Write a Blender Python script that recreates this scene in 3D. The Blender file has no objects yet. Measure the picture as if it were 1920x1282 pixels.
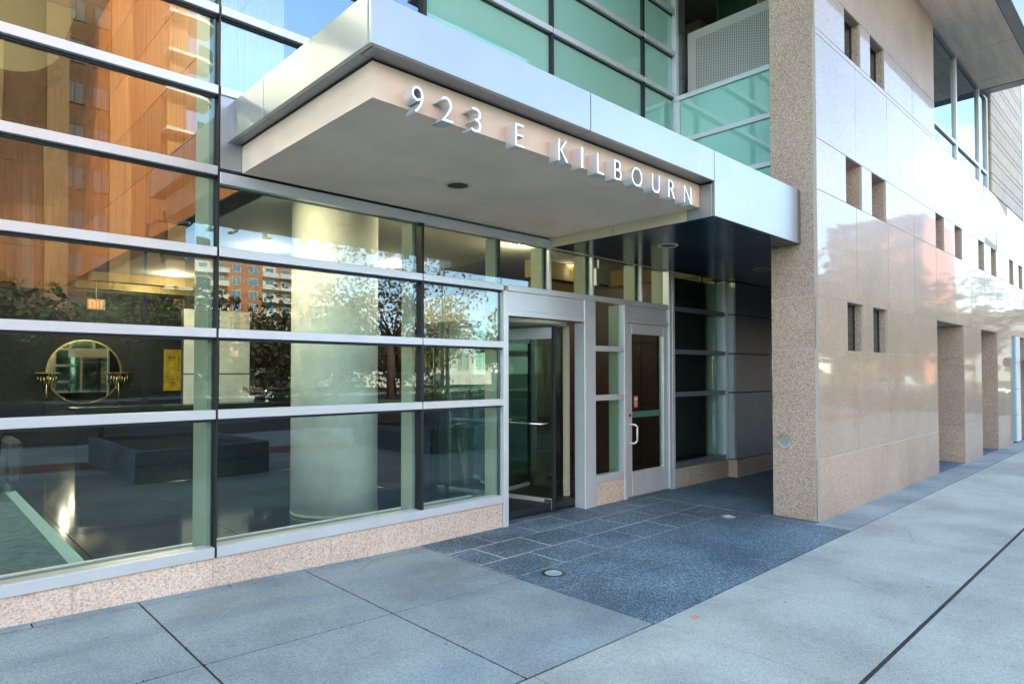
import bpy, math, random
from mathutils import Matrix, Vector, noise
random.seed(7)
R = math.radians
scene = bpy.context.scene
col = scene.collection

# ------------------------------------------------------------------ camera
cam_d = bpy.data.cameras.new('camera')
cam = bpy.data.objects.new('camera', cam_d)
col.objects.link(cam)
rv = Vector((0.724595, -0.689174, -0.001186)); uv = Vector((-0.013550, -0.015968, 0.999781)); fv = Vector((0.689042, 0.724420, 0.020909))
cam.matrix_world = Matrix((
    (rv.x, uv.x, -fv.x, 0.0),
    (rv.y, uv.y, -fv.y, -5.22238),
    (rv.z, uv.z, -fv.z, 1.6),
    (0, 0, 0, 1)))
cam_d.sensor_width = 36.0
cam_d.lens = 22.6254
cam_d.shift_y = 0.01722
cam_d.clip_start = 0.05
cam_d.clip_end = 3000
scene.camera = cam

# ------------------------------------------------------------------ sky and sun
SUN_EL, SUN_AZ = R(30), R(-8)        # azimuth measured from +Y towards +X
world = bpy.data.worlds.new('World')
scene.world = world
world.use_nodes = True
wn = world.node_tree.nodes; wl = world.node_tree.links
wn.clear()
wo = wn.new('ShaderNodeOutputWorld'); bg = wn.new('ShaderNodeBackground')
sky = wn.new('ShaderNodeTexSky'); sky.sky_type = 'NISHITA'
sky.sun_disc = False; sky.sun_elevation = SUN_EL; sky.sun_rotation = SUN_AZ
sky.air_density = 0.8; sky.dust_density = 0.2; sky.ozone_density = 2.6
bg.inputs['Strength'].default_value = 0.15
tc = wn.new('ShaderNodeTexCoord'); mp = wn.new('ShaderNodeMapping')
mp.inputs['Scale'].default_value = (1.0, 1.0, 3.2)
nz = wn.new('ShaderNodeTexNoise'); nz.inputs['Scale'].default_value = 2.3
nz.inputs['Detail'].default_value = 6; nz.inputs['Roughness'].default_value = 0.55
rp = wn.new('ShaderNodeValToRGB')
rp.color_ramp.elements[0].position = 0.52; rp.color_ramp.elements[0].color = (0, 0, 0, 1)
rp.color_ramp.elements[1].position = 0.72; rp.color_ramp.elements[1].color = (0.85, 0.85, 0.85, 1)
mxc = wn.new('ShaderNodeMixRGB'); mxc.inputs['Color2'].default_value = (4.6, 4.9, 5.2, 1)
wl.new(tc.outputs['Generated'], mp.inputs['Vector']); wl.new(mp.outputs['Vector'], nz.inputs['Vector'])
wl.new(nz.outputs['Fac'], rp.inputs['Fac']); wl.new(rp.outputs['Color'], mxc.inputs['Fac'])
wl.new(sky.outputs['Color'], mxc.inputs['Color1']); wl.new(mxc.outputs['Color'], bg.inputs['Color'])
wl.new(bg.outputs['Background'], wo.inputs['Surface'])

sun_d = bpy.data.lights.new('sun', 'SUN'); sun_d.energy = 3.4; sun_d.angle = R(0.5)
sun_d.color = (1.0, 0.93, 0.82)
sun = bpy.data.objects.new('sun', sun_d); col.objects.link(sun)
sdir = Vector((math.sin(SUN_AZ) * math.cos(SUN_EL), math.cos(SUN_AZ) * math.cos(SUN_EL), math.sin(SUN_EL)))
sun.rotation_euler = sdir.to_track_quat('Z', 'Y').to_euler()
sun.location = sdir * 100

vs = scene.view_settings
vs.view_transform = 'Standard'; vs.look = 'None'; vs.gamma = 1.0; vs.exposure = 2.95
vs.use_white_balance = True; vs.white_balance_temperature = 7600; vs.white_balance_tint = 8
vs.use_curve_mapping = False
scene.cycles.use_denoising = True
scene.cycles.max_bounces = 10
scene.cycles.glossy_bounces = 5
scene.cycles.transparent_max_bounces = 24
scene.cycles.sample_clamp_indirect = 6.0
scene.cycles.caustics_reflective = False

# ------------------------------------------------------------------ materials
def newmat(name):
    m = bpy.data.materials.new(name); m.use_nodes = True
    n = m.node_tree.nodes; n.clear()
    return m, n, m.node_tree.links

def principled(name, color, rough=0.5, metal=0.0, spec=0.5, noise_scale=None, noise_amt=0.12, bump=0.0, bump_scale=60,
               coat=0.0, emit=None, estr=0.0, object_vary=0.0, scale=(1, 1, 1)):
    m, n, l = newmat(name)
    o = n.new('ShaderNodeOutputMaterial'); p = n.new('ShaderNodeBsdfPrincipled')
    l.new(p.outputs[0], o.inputs[0])
    p.inputs['Base Color'].default_value = (*color, 1)
    p.inputs['Roughness'].default_value = rough
    p.inputs['Metallic'].default_value = metal
    p.inputs['Specular IOR Level'].default_value = spec
    p.inputs['Coat Weight'].default_value = coat
    if emit:
        p.inputs['Emission Color'].default_value = (*emit, 1)
        p.inputs['Emission Strength'].default_value = estr
    src = None
    if noise_scale or bump or object_vary:
        t = n.new('ShaderNodeTexCoord'); mpn = n.new('ShaderNodeMapping'); mpn.inputs['Scale'].default_value = scale
        l.new(t.outputs['Object'], mpn.inputs['Vector'])
        src = mpn.outputs['Vector']
    fac = None
    if noise_scale:
        z = n.new('ShaderNodeTexNoise'); z.inputs['Scale'].default_value = noise_scale
        z.inputs['Detail'].default_value = 8; z.inputs['Roughness'].default_value = 0.6
        l.new(src, z.inputs['Vector'])
        mr = n.new('ShaderNodeMapRange')
        mr.inputs['From Min'].default_value = 0.3; mr.inputs['From Max'].default_value = 0.7
        mr.inputs['To Min'].default_value = 1 - noise_amt; mr.inputs['To Max'].default_value = 1 + noise_amt
        l.new(z.outputs['Fac'], mr.inputs['Value'])
        fac = mr.outputs[0]
    if object_vary:
        oi = n.new('ShaderNodeObjectInfo'); mo = n.new('ShaderNodeMapRange')
        mo.inputs['To Min'].default_value = 1 - object_vary; mo.inputs['To Max'].default_value = 1 + object_vary
        l.new(oi.outputs['Random'], mo.inputs['Value'])
        if fac:
            mm = n.new('ShaderNodeMath'); mm.operation = 'MULTIPLY'
            l.new(fac, mm.inputs[0]); l.new(mo.outputs[0], mm.inputs[1]); fac = mm.outputs[0]
        else:
            fac = mo.outputs[0]
    if fac:
        vm = n.new('ShaderNodeVectorMath'); vm.operation = 'SCALE'
        vm.inputs[0].default_value = color
        l.new(fac, vm.inputs['Scale']); l.new(vm.outputs[0], p.inputs['Base Color'])
    if bump:
        zb = n.new('ShaderNodeTexNoise'); zb.inputs['Scale'].default_value = bump_scale; zb.inputs['Detail'].default_value = 4
        l.new(src, zb.inputs['Vector'])
        b = n.new('ShaderNodeBump'); b.inputs['Strength'].default_value = bump; b.inputs['Distance'].default_value = 0.01
        l.new(zb.outputs['Fac'], b.inputs['Height']); l.new(b.outputs[0], p.inputs['Normal'])
    return m

def speckle_mix(n, l, c_base, c_dark, c_light, scale, vary=0.06, dark_pos=0.40, light_pos=0.62, cloud=0.10):
    """speckled stone colour: crystals from a voronoi cell colour + fine noise"""
    t = n.new('ShaderNodeTexCoord')
    v = n.new('ShaderNodeTexVoronoi'); v.inputs['Scale'].default_value = scale
    l.new(t.outputs['Object'], v.inputs['Vector'])
    sep = n.new('ShaderNodeSeparateColor'); l.new(v.outputs['Color'], sep.inputs[0])
    z = n.new('ShaderNodeTexNoise'); z.inputs['Scale'].default_value = scale * 0.6; z.inputs['Detail'].default_value = 3
    l.new(t.outputs['Object'], z.inputs['Vector'])
    ad = n.new('ShaderNodeMath'); ad.operation = 'MULTIPLY_ADD'; ad.inputs[1].default_value = 0.55
    l.new(sep.outputs[0], ad.inputs[0])
    mu = n.new('ShaderNodeMath'); mu.operation = 'MULTIPLY'; mu.inputs[1].default_value = 0.45
    l.new(z.outputs['Fac'], mu.inputs[0]); l.new(mu.outputs[0], ad.inputs[2])
    r = n.new('ShaderNodeValToRGB'); e = r.color_ramp.elements
    e[0].position = dark_pos - 0.22; e[0].color = (*c_dark, 1)
    e[1].position = light_pos + 0.12; e[1].color = (*c_light, 1)
    k = e.new(dark_pos); k.color = (*c_base, 1)
    k2 = e.new(light_pos - 0.04); k2.color = (*[min(1, c * 1.12) for c in c_base], 1)
    l.new(ad.outputs[0], r.inputs['Fac'])
    z2 = n.new('ShaderNodeTexNoise'); z2.inputs['Scale'].default_value = 1.1; z2.inputs['Detail'].default_value = 7
    l.new(t.outputs['Object'], z2.inputs['Vector'])
    mr = n.new('ShaderNodeMapRange'); mr.inputs['From Min'].default_value = 0.3; mr.inputs['From Max'].default_value = 0.7
    mr.inputs['To Min'].default_value = 1 - cloud; mr.inputs['To Max'].default_value = 1 + cloud
    l.new(z2.outputs['Fac'], mr.inputs['Value'])
    oi = n.new('ShaderNodeObjectInfo'); mo = n.new('ShaderNodeMapRange')
    mo.inputs['To Min'].default_value = 1 - vary; mo.inputs['To Max'].default_value = 1 + vary
    l.new(oi.outputs['Random'], mo.inputs['Value'])
    mm = n.new('ShaderNodeMath'); mm.operation = 'MULTIPLY'
    l.new(mr.outputs[0], mm.inputs[0]); l.new(mo.outputs[0], mm.inputs[1])
    vm = n.new('ShaderNodeVectorMath'); vm.operation = 'SCALE'
    l.new(r.outputs['Color'], vm.inputs[0]); l.new(mm.outputs[0], vm.inputs['Scale'])
    return vm.outputs[0], ad.outputs[0], t

def stone(name, base, dark, light, scale, rough, bump=0.15, polish=0.0, vary=0.06, cloud=0.10, spec=0.3, wave=0.0, worn=0.0):
    m, n, l = newmat(name)
    o = n.new('ShaderNodeOutputMaterial'); p = n.new('ShaderNodeBsdfPrincipled')
    c, h, t = speckle_mix(n, l, base, dark, light, scale, vary=vary, cloud=cloud)
    if worn:
        def mulc(src, f):
            v_ = n.new('ShaderNodeVectorMath'); v_.operation = 'SCALE'; l.new(src, v_.inputs[0]); l.new(f, v_.inputs['Scale']); return v_.outputs[0]
        def ramp(src, a0, a1, b0, b1):
            r_ = n.new('ShaderNodeMapRange'); r_.inputs['From Min'].default_value = a0; r_.inputs['From Max'].default_value = a1
            r_.inputs['To Min'].default_value = b0; r_.inputs['To Max'].default_value = b1; l.new(src, r_.inputs['Value']); return r_.outputs[0]
        vg = n.new('ShaderNodeTexVoronoi'); vg.inputs['Scale'].default_value = 2.1; vg.inputs['Randomness'].default_value = 1.0
        l.new(t.outputs['Object'], vg.inputs['Vector'])
        c = mulc(c, ramp(vg.outputs['Distance'], 0.022, 0.045, 1 - 0.45*worn, 1.0))      # trodden gum
        zs_ = n.new('ShaderNodeTexNoise'); zs_.inputs['Scale'].default_value = 0.55; zs_.inputs['Detail'].default_value = 9; zs_.inputs['Roughness'].default_value = 0.7
        l.new(t.outputs['Object'], zs_.inputs['Vector'])
        c = mulc(c, ramp(zs_.outputs['Fac'], 0.36, 0.56, 1 - 0.30*worn, 1.0 + 0.06*worn))  # broad stains
        zw = n.new('ShaderNodeTexNoise'); zw.inputs['Scale'].default_value = 3.0; zw.inputs['Detail'].default_value = 6
        l.new(t.outputs['Object'], zw.inputs['Vector'])
        mxv = n.new('ShaderNodeMixRGB'); mxv.inputs['Fac'].default_value = 0.22
        l.new(t.outputs['Object'], mxv.inputs['Color1']); l.new(zw.outputs['Color'], mxv.inputs['Color2'])
        ve = n.new('ShaderNodeTexVoronoi'); ve.feature = 'DISTANCE_TO_EDGE'; ve.inputs['Scale'].default_value = 0.7
        l.new(mxv.outputs[0], ve.inputs['Vector'])
        zm = n.new('ShaderNodeTexNoise'); zm.inputs['Scale'].default_value = 0.8; zm.inputs['Detail'].default_value = 2
        l.new(t.outputs['Object'], zm.inputs['Vector'])
        ck = n.new('ShaderNodeMath'); ck.operation = 'MAXIMUM'
        l.new(ramp(ve.outputs['Distance'], 0.0008, 0.0035, 0.6, 1.0), ck.inputs[0]); l.new(ramp(zm.outputs['Fac'], 0.36, 0.42, 0.6, 1.0), ck.inputs[1])
        ck2 = n.new('ShaderNodeMath'); ck2.operation = 'MINIMUM'; ck2.inputs[1].default_value = 1.0; l.new(ck.outputs[0], ck2.inputs[0])
        c = mulc(c, ck2.outputs[0])                                                       # hairline cracks
    l.new(c, p.inputs['Base Color'])
    p.inputs['Roughness'].default_value = rough
    p.inputs['Specular IOR Level'].default_value = spec
    if bump:
        b = n.new('ShaderNodeBump'); b.inputs['Strength'].default_value = bump; b.inputs['Distance'].default_value = 0.004
        l.new(h, b.inputs['Height']); l.new(b.outputs[0], p.inputs['Normal'])
    if polish:
        g = n.new('ShaderNodeBsdfGlossy'); g.inputs['Roughness'].default_value = 0.04
        fr = n.new('ShaderNodeFresnel'); fr.inputs['IOR'].default_value = polish
        mr = n.new('ShaderNodeMapRange'); mr.inputs['From Min'].default_value = 0.0; mr.inputs['From Max'].default_value = 1.0
        mr.inputs['To Min'].default_value = 0.02; mr.inputs['To Max'].default_value = 0.8
        l.new(fr.outputs[0], mr.inputs['Value'])
        if wave:
            mpn = n.new('ShaderNodeMapping'); mpn.inputs['Scale'].default_value = (0.7, 1.0, 3.0)
            l.new(t.outputs['Object'], mpn.inputs['Vector'])
            zz = n.new('ShaderNodeTexNoise'); zz.inputs['Scale'].default_value = 1.4; zz.inputs['Detail'].default_value = 2
            l.new(mpn.outputs[0], zz.inputs['Vector'])
            bb = n.new('ShaderNodeBump'); bb.inputs['Strength'].default_value = 1.0; bb.inputs['Distance'].default_value = wave
            l.new(zz.outputs['Fac'], bb.inputs['Height']); l.new(bb.outputs[0], g.inputs['Normal'])
        mx = n.new('ShaderNodeMixShader')
        l.new(mr.outputs[0], mx.inputs['Fac']); l.new(p.outputs[0], mx.inputs[1]); l.new(g.outputs[0], mx.inputs[2])
        l.new(mx.outputs[0], o.inputs[0])
    else:
        l.new(p.outputs[0], o.inputs[0])
    return m

def glass(name, tint, ior, base_fac, wave=0.0006, wscale=1.3, rough=0.0, body=None, body_fac=0.0):
    """window glass: clear, with a real mirror share on both faces and slightly wavy panes"""
    m, n, l = newmat(name)
    o = n.new('ShaderNodeOutputMaterial')
    tr = n.new('ShaderNodeBsdfTransparent'); tr.inputs['Color'].default_value = (*tint, 1)
    g = n.new('ShaderNodeBsdfGlossy'); g.inputs['Roughness'].default_value = rough
    g.inputs['Color'].default_value = (0.82, 0.97, 1.0, 1)
    fr = n.new('ShaderNodeFresnel'); fr.inputs['IOR'].default_value = ior
    mr = n.new('ShaderNodeMapRange'); mr.inputs['To Min'].default_value = base_fac; mr.inputs['To Max'].default_value = 1.0
    l.new(fr.outputs[0], mr.inputs['Value'])
    # only the face that meets the air mirrors; leaving the pane the light just passes
    ge = n.new('ShaderNodeNewGeometry'); inv = n.new('ShaderNodeMath'); inv.operation = 'SUBTRACT'; inv.inputs[0].default_value = 1.0
    l.new(ge.outputs['Backfacing'], inv.inputs[1])
    fm_ = n.new('ShaderNodeMath'); fm_.operation = 'MULTIPLY'
    l.new(mr.outputs[0], fm_.inputs[0]); l.new(inv.outputs[0], fm_.inputs[1])
    t = n.new('ShaderNodeTexCoord'); oi = n.new('ShaderNodeObjectInfo')
    va = n.new('ShaderNodeVectorMath'); va.operation = 'SCALE'; va.inputs[0].default_value = (37, 17, 53)
    l.new(oi.outputs['Random'], va.inputs['Scale'])
    vb = n.new('ShaderNodeVectorMath'); vb.operation = 'ADD'
    l.new(t.outputs['Object'], vb.inputs[0]); l.new(va.outputs[0], vb.inputs[1])
    z = n.new('ShaderNodeTexNoise'); z.inputs['Scale'].default_value = wscale; z.inputs['Detail'].default_value = 1.5
    l.new(vb.outputs[0], z.inputs['Vector'])
    b = n.new('ShaderNodeBump'); b.inputs['Strength'].default_value = 1.0; b.inputs['Distance'].default_value = wave
    l.new(z.outputs['Fac'], b.inputs['Height']); l.new(b.outputs[0], g.inputs['Normal'])
    mx = n.new('ShaderNodeMixShader')
    l.new(fm_.outputs[0], mx.inputs['Fac'])
    if body:
        d = n.new('ShaderNodeBsdfDiffuse'); d.inputs['Color'].default_value = (*body, 1)
        m2 = n.new('ShaderNodeMixShader'); m2.inputs['Fac'].default_value = body_fac
        l.new(tr.outputs[0], m2.inputs[1]); l.new(d.outputs[0], m2.inputs[2]); l.new(m2.outputs[0], mx.inputs[1])
    else:
        l.new(tr.outputs[0], mx.inputs[1])
    l.new(g.outputs[0], mx.inputs[2]); l.new(mx.outputs[0], o.inputs[0])
    return m

def brick_mat(name, c1, c2, mortar, scale=1.0):
    m, n, l = newmat(name)
    o = n.new('ShaderNodeOutputMaterial'); p = n.new('ShaderNodeBsdfPrincipled'); l.new(p.outputs[0], o.inputs[0])
    p.inputs['Roughness'].default_value = 0.85
    t = n.new('ShaderNodeTexCoord'); mpn = n.new('ShaderNodeMapping')
    mpn.inputs['Rotation'].default_value = (R(90), 0, 0)
    l.new(t.outputs['Object'], mpn.inputs['Vector'])
    b = n.new('ShaderNodeTexBrick'); b.inputs['Scale'].default_value = scale
    b.inputs['Color1'].default_value = (*c1, 1); b.inputs['Color2'].default_value = (*c2, 1); b.inputs['Mortar'].default_value = (*mortar, 1)
    b.inputs['Brick Width'].default_value = 0.5; b.inputs['Row Height'].default_value = 0.18; b.inputs['Mortar Size'].default_value = 0.02
    l.new(mpn.outputs[0], b.inputs['Vector'])
    z = n.new('ShaderNodeTexNoise'); z.inputs['Scale'].default_value = 0.35; z.inputs['Detail'].default_value = 8
    l.new(t.outputs['Object'], z.inputs['Vector'])
    mr = n.new('ShaderNodeMapRange'); mr.inputs['To Min'].default_value = 0.7; mr.inputs['To Max'].default_value = 1.3
    l.new(z.outputs['Fac'], mr.inputs['Value'])
    vm = n.new('ShaderNodeVectorMath'); vm.operation = 'SCALE'
    l.new(b.outputs['Color'], vm.inputs[0]); l.new(mr.outputs[0], vm.inputs['Scale']); l.new(vm.outputs[0], p.inputs['Base Color'])
    return m

def wood_mat(name):
    m, n, l = newmat(name)
    o = n.new('ShaderNodeOutputMaterial'); p = n.new('ShaderNodeBsdfPrincipled'); l.new(p.outputs[0], o.inputs[0])
    p.inputs['Roughness'].default_value = 0.42
    t = n.new('ShaderNodeTexCoord'); mpn = n.new('ShaderNodeMapping'); mpn.inputs['Scale'].default_value = (9, 9, 0.35)
    l.new(t.outputs['Object'], mpn.inputs['Vector'])
    z = n.new('ShaderNodeTexNoise'); z.inputs['Scale'].default_value = 1.6; z.inputs['Detail'].default_value = 10; z.inputs['Roughness'].default_value = 0.65
    l.new(mpn.outputs[0], z.inputs['Vector'])
    r = n.new('ShaderNodeValToRGB'); e = r.color_ramp.elements
    e[0].position = 0.3; e[0].color = (0.22, 0.05, 0.016, 1); e[1].position = 0.72; e[1].color = (0.60, 0.20, 0.06, 1)
    l.new(z.outputs['Fac'], r.inputs['Fac'])
    oi = n.new('ShaderNodeObjectInfo'); mo = n.new('ShaderNodeMapRange'); mo.inputs['To Min'].default_value = 0.85; mo.inputs['To Max'].default_value = 1.18
    l.new(oi.outputs['Random'], mo.inputs['Value'])
    vm = n.new('ShaderNodeVectorMath'); vm.operation = 'SCALE'
    l.new(r.outputs[0], vm.inputs[0]); l.new(mo.outputs[0], vm.inputs['Scale']); l.new(vm.outputs[0], p.inputs['Base Color'])
    return m

M = {}
M['alu'] = principled('brushed_aluminium_frame', (0.68, 0.71, 0.72), 0.36, metal=0.35, noise_scale=3, noise_amt=0.05, scale=(1, 1, 1))
M['alu_panel'] = principled('satin_metal_panel', (0.385, 0.42, 0.44), 0.38, metal=0.6, noise_scale=1.2, noise_amt=0.06, object_vary=0.03, bump=0.25, bump_scale=1.6)
M['alu_grey'] = principled('grey_metal_cladding', (0.24, 0.26, 0.28), 0.36, metal=0.6, noise_scale=2, noise_amt=0.07, object_vary=0.04)
M['fin'] = principled('inner_mullion_paint', (0.33, 0.38, 0.30), 0.5)
M['dark'] = principled('dark_gasket', (0.012, 0.013, 0.016), 0.5)
M['dark_soffit'] = principled('dark_metal_soffit', (0.02, 0.05, 0.085), 0.16, metal=0.3, spec=0.6, noise_scale=1.5, noise_amt=0.12)
M['stucco'] = principled('cream_stucco', (0.95, 0.725, 0.56), 0.9, noise_scale=1.6, noise_amt=0.10, bump=0.35, bump_scale=220)
M['letter'] = principled('cast_aluminium_letter', (0.80, 0.81, 0.83), 0.30, metal=0.6)
M['glass'] = glass('clear_lobby_glass', (0.88, 0.965, 0.945), 1.72, 0.03, wave=0.0042, wscale=0.5)
M['glass_up'] = glass('upper_tinted_glass', (0.55, 0.80, 0.78), 1.95, 0.22, wave=0.0015, wscale=1.1)
M['glass_door'] = glass('door_glass', (0.78, 0.88, 0.84), 2.0, 0.05, wave=0.0008)
M['glass_frost'] = glass('frosted_green_spandrel_glass', (0.05, 0.3, 0.25), 1.6, 0.06, wave=0.0006, body=(0.30, 0.62, 0.50), body_fac=0.93)
M['tower_pane'] = principled('dim_tower_window', (0.10, 0.09, 0.085), 0.25)
M['glass_plain'] = glass('far_window_glass', (0.18, 0.22, 0.25), 2.2, 0.18, wave=0.002, wscale=0.6)
M['granite_face'] = stone('polished_tan_granite', (0.47, 0.34, 0.235), (0.33, 0.235, 0.165), (0.57, 0.44, 0.32), 110, 0.35, bump=0.0, polish=1.52, vary=0.06, wave=0.0016)
M['granite_honed'] = stone('honed_tan_granite', (0.47, 0.34, 0.235), (0.31, 0.22, 0.155), (0.58, 0.45, 0.33), 110, 0.45, bump=0.1, polish=1.35, vary=0.05)
M['granite_rough'] = stone('flamed_tan_granite', (0.44, 0.31, 0.225), (0.20, 0.135, 0.10), (0.62, 0.50, 0.41), 125, 0.8, bump=0.5, vary=0.04)
M['granite_pink'] = stone('pink_plinth_granite', (0.66, 0.50, 0.39), (0.42, 0.30, 0.22), (0.78, 0.66, 0.56), 100, 0.7, bump=0.3, vary=0.05)
M['mortar'] = principled('light_mortar', (0.50, 0.45, 0.39), 0.9)
M['granite_dark'] = stone('dark_blue_grey_granite', (0.085, 0.145, 0.185), (0.02, 0.042, 0.06), (0.25, 0.36, 0.43), 105, 0.62, bump=0.3, vary=0.12, cloud=0.25, worn=0.5)
M['grout'] = principled('pale_grout', (0.62, 0.62, 0.60), 0.95, noise_scale=40, noise_amt=0.3)
M['paver'] = stone('grey_blue_concrete_paver', (0.25, 0.315, 0.325), (0.175, 0.22, 0.23), (0.34, 0.42, 0.43), 170, 0.85, bump=0.25, vary=0.05, cloud=0.12, worn=0.55)
M['walk'] = stone('pale_concrete_sidewalk', (0.375, 0.435, 0.40), (0.28, 0.32, 0.30), (0.47, 0.53, 0.49), 150, 0.88, bump=0.2, vary=0.04, cloud=0.10, worn=0.6)
M['joint'] = principled('dirty_joint', (0.035, 0.035, 0.035), 0.95, noise_scale=30, noise_amt=0.6)
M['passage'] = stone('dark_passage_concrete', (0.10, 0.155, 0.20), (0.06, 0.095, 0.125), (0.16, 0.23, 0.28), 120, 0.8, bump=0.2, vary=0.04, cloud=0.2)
M['asphalt'] = stone('asphalt', (0.032, 0.036, 0.040), (0.015, 0.016, 0.018), (0.07, 0.07, 0.075), 50, 0.85, bump=0.3, cloud=0.2)
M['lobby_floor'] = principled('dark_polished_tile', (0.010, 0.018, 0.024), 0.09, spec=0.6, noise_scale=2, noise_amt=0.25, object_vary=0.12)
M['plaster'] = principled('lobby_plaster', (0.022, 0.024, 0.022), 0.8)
M['ceiling'] = principled('lobby_ceiling_paint', (0.42, 0.42, 0.36), 0.85)
M['ochre'] = principled('ochre_bulkhead', (0.26, 0.18, 0.06), 0.7)
M['col_plaster'] = principled('cream_column_plaster', (0.86, 0.85, 0.74), 0.6, noise_scale=1.6, noise_amt=0.22, bump=0.1, bump_scale=12)
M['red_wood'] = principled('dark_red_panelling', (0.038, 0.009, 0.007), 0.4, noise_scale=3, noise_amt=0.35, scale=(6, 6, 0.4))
M['wood'] = wood_mat('orange_wood_veneer')
M['olive'] = principled('olive_bulkhead', (0.13, 0.135, 0.08), 0.7)
M['lamp'] = principled('lamp_disc', (1, 1, 1), 0.5, emit=(1.0, 0.80, 0.55), estr=5)
M['exit_red'] = principled('exit_letters', (0.6, 0.05, 0.02), 0.5, emit=(1.0, 0.09, 0.03), estr=0.9)
M['exit_body'] = principled('exit_case', (0.30, 0.32, 0.24), 0.5)
M['brass'] = principled('brass', (0.75, 0.58, 0.28), 0.25, metal=1.0)
M['mirror'] = principled('mirror_glass', (0.8, 0.82, 0.8), 0.03, metal=1.0)
M['art'] = principled('mustard_canvas', (0.62, 0.38, 0.03), 0.6, noise_scale=5, noise_amt=0.4)
M['ink'] = principled('black_ink', (0.02, 0.018, 0.015), 0.6)
M['white'] = principled('white_paint', (0.78, 0.78, 0.76), 0.5)
M['fabric'] = principled('grey_fabric', (0.06, 0.07, 0.08), 0.9, noise_scale=30, noise_amt=0.2)
M['rug'] = principled('teal_rug', (0.05, 0.12, 0.13), 0.95, noise_scale=12, noise_amt=0.5)
M['rug_line'] = principled('rug_orange_line', (0.36, 0.10, 0.06), 0.95)
M['desk'] = principled('black_stone_desk', (0.02, 0.022, 0.025), 0.2)
M['steel'] = principled('stainless_steel', (0.62, 0.63, 0.64), 0.22, metal=1.0)
M['chrome'] = principled('chrome', (0.85, 0.85, 0.86), 0.1, metal=1.0)
M['panic'] = principled('green_tinted_bar', (0.22, 0.50, 0.45), 0.4)
M['sticker_red'] = principled('sticker_red', (0.45, 0.10, 0.09), 0.6)
M['beige'] = principled('beige_metal', (0.70, 0.62, 0.46), 0.5)
M['perf'] = principled('perforated_beige_sheet', (0.62, 0.60, 0.53), 0.4, metal=0.3)
M['beige_panel'] = principled('beige_wall_panel', (0.48, 0.40, 0.24), 0.6, object_vary=0.06)
M['clap'] = principled('ribbed_pale_masonry', (0.58, 0.50, 0.41), 0.8, noise_scale=5, noise_amt=0.12, object_vary=0.05)
M['block'] = principled('tan_block', (0.50, 0.40, 0.25), 0.85, noise_scale=8, noise_amt=0.15, object_vary=0.10)
M['soffit_conc'] = principled('board_marked_soffit', (0.85, 0.70, 0.57), 0.7, noise_scale=2.5, noise_amt=0.14, scale=(0.4, 3, 1))
M['brick'] = brick_mat('brown_brick', (0.14, 0.055, 0.025), (0.19, 0.085, 0.04), (0.10, 0.07, 0.045), 1.0)
M['brick_pier'] = brick_mat('tan_brick_pier', (0.30, 0.15, 0.06), (0.38, 0.21, 0.09), (0.22, 0.16, 0.10), 1.0)
M['brick_orange'] = brick_mat('orange_brick', (0.40, 0.13, 0.05), (0.46, 0.18, 0.08), (0.36, 0.24, 0.16), 1.0)
M['brick_red'] = brick_mat('red_brick', (0.26, 0.075, 0.05), (0.32, 0.10, 0.065), (0.22, 0.15, 0.12), 1.0)
M['concrete_white'] = principled('white_concrete', (0.66, 0.64, 0.58), 0.8, noise_scale=1, noise_amt=0.1)
M['roof'] = principled('grey_roof', (0.2, 0.2, 0.2), 0.9)
M['body_mass'] = principled('upper_wall_cladding', (0.38, 0.33, 0.27), 0.7, noise_scale=0.6, noise_amt=0.1)
M['bark'] = principled('tree_bark', (0.07, 0.05, 0.04), 0.9, noise_scale=6, noise_amt=0.4)
for k, c in dict(leaf_yellow=(0.30, 0.24, 0.04), leaf_green=(0.07, 0.12, 0.03), leaf_orange=(0.32, 0.11, 0.03), leaf_rust=(0.12, 0.035, 0.03), leaf_dark=(0.03, 0.05, 0.02), leaf_tan=(0.34, 0.27, 0.16)).items():
    M[k] = principled(k, c, 0.75, noise_scale=1.5, noise_amt=0.45)
M['grass'] = principled('lawn_grass', (0.06, 0.10, 0.03), 0.95, noise_scale=3, noise_amt=0.4)
M['teal_steel'] = principled('teal_painted_steel', (0.25, 0.50, 0.52), 0.5)
M['orange_plastic'] = principled('orange_plastic', (0.85, 0.25, 0.02), 0.5)
M['blue_plastic'] = principled('blue_plastic', (0.08, 0.30, 0.45), 0.5)
M['paint_spot'] = principled('orange_paint_spot', (0.75, 0.28, 0.16), 0.8)
M['rubber'] = principled('rubber', (0.02, 0.02, 0.02), 0.8)
M['car_white'] = principled('white_car_paint', (0.62, 0.65, 0.68), 0.3, coat=0.6)
M['car_red'] = principled('dark_red_car_paint', (0.30, 0.03, 0.04), 0.3, coat=0.6)
M['car_blue'] = principled('dark_blue_car_paint', (0.03, 0.07, 0.14), 0.3, coat=0.6)
M['tail'] = principled('tail_lamp', (0.5, 0.02, 0.02), 0.3)
M['flower'] = principled('pink_flower', (0.45, 0.20, 0.22), 0.8)
M['soil'] = principled('dark_soil', (0.03, 0.022, 0.016), 0.95, noise_scale=20, noise_amt=0.5)

# ------------------------------------------------------------------ mesh helpers
def g(x):
    """ground height: the pavement falls gently to the right and then runs level"""
    return -0.08 * min(max((x - 0.3) / 3.2, 0.0), 1.0)

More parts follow.
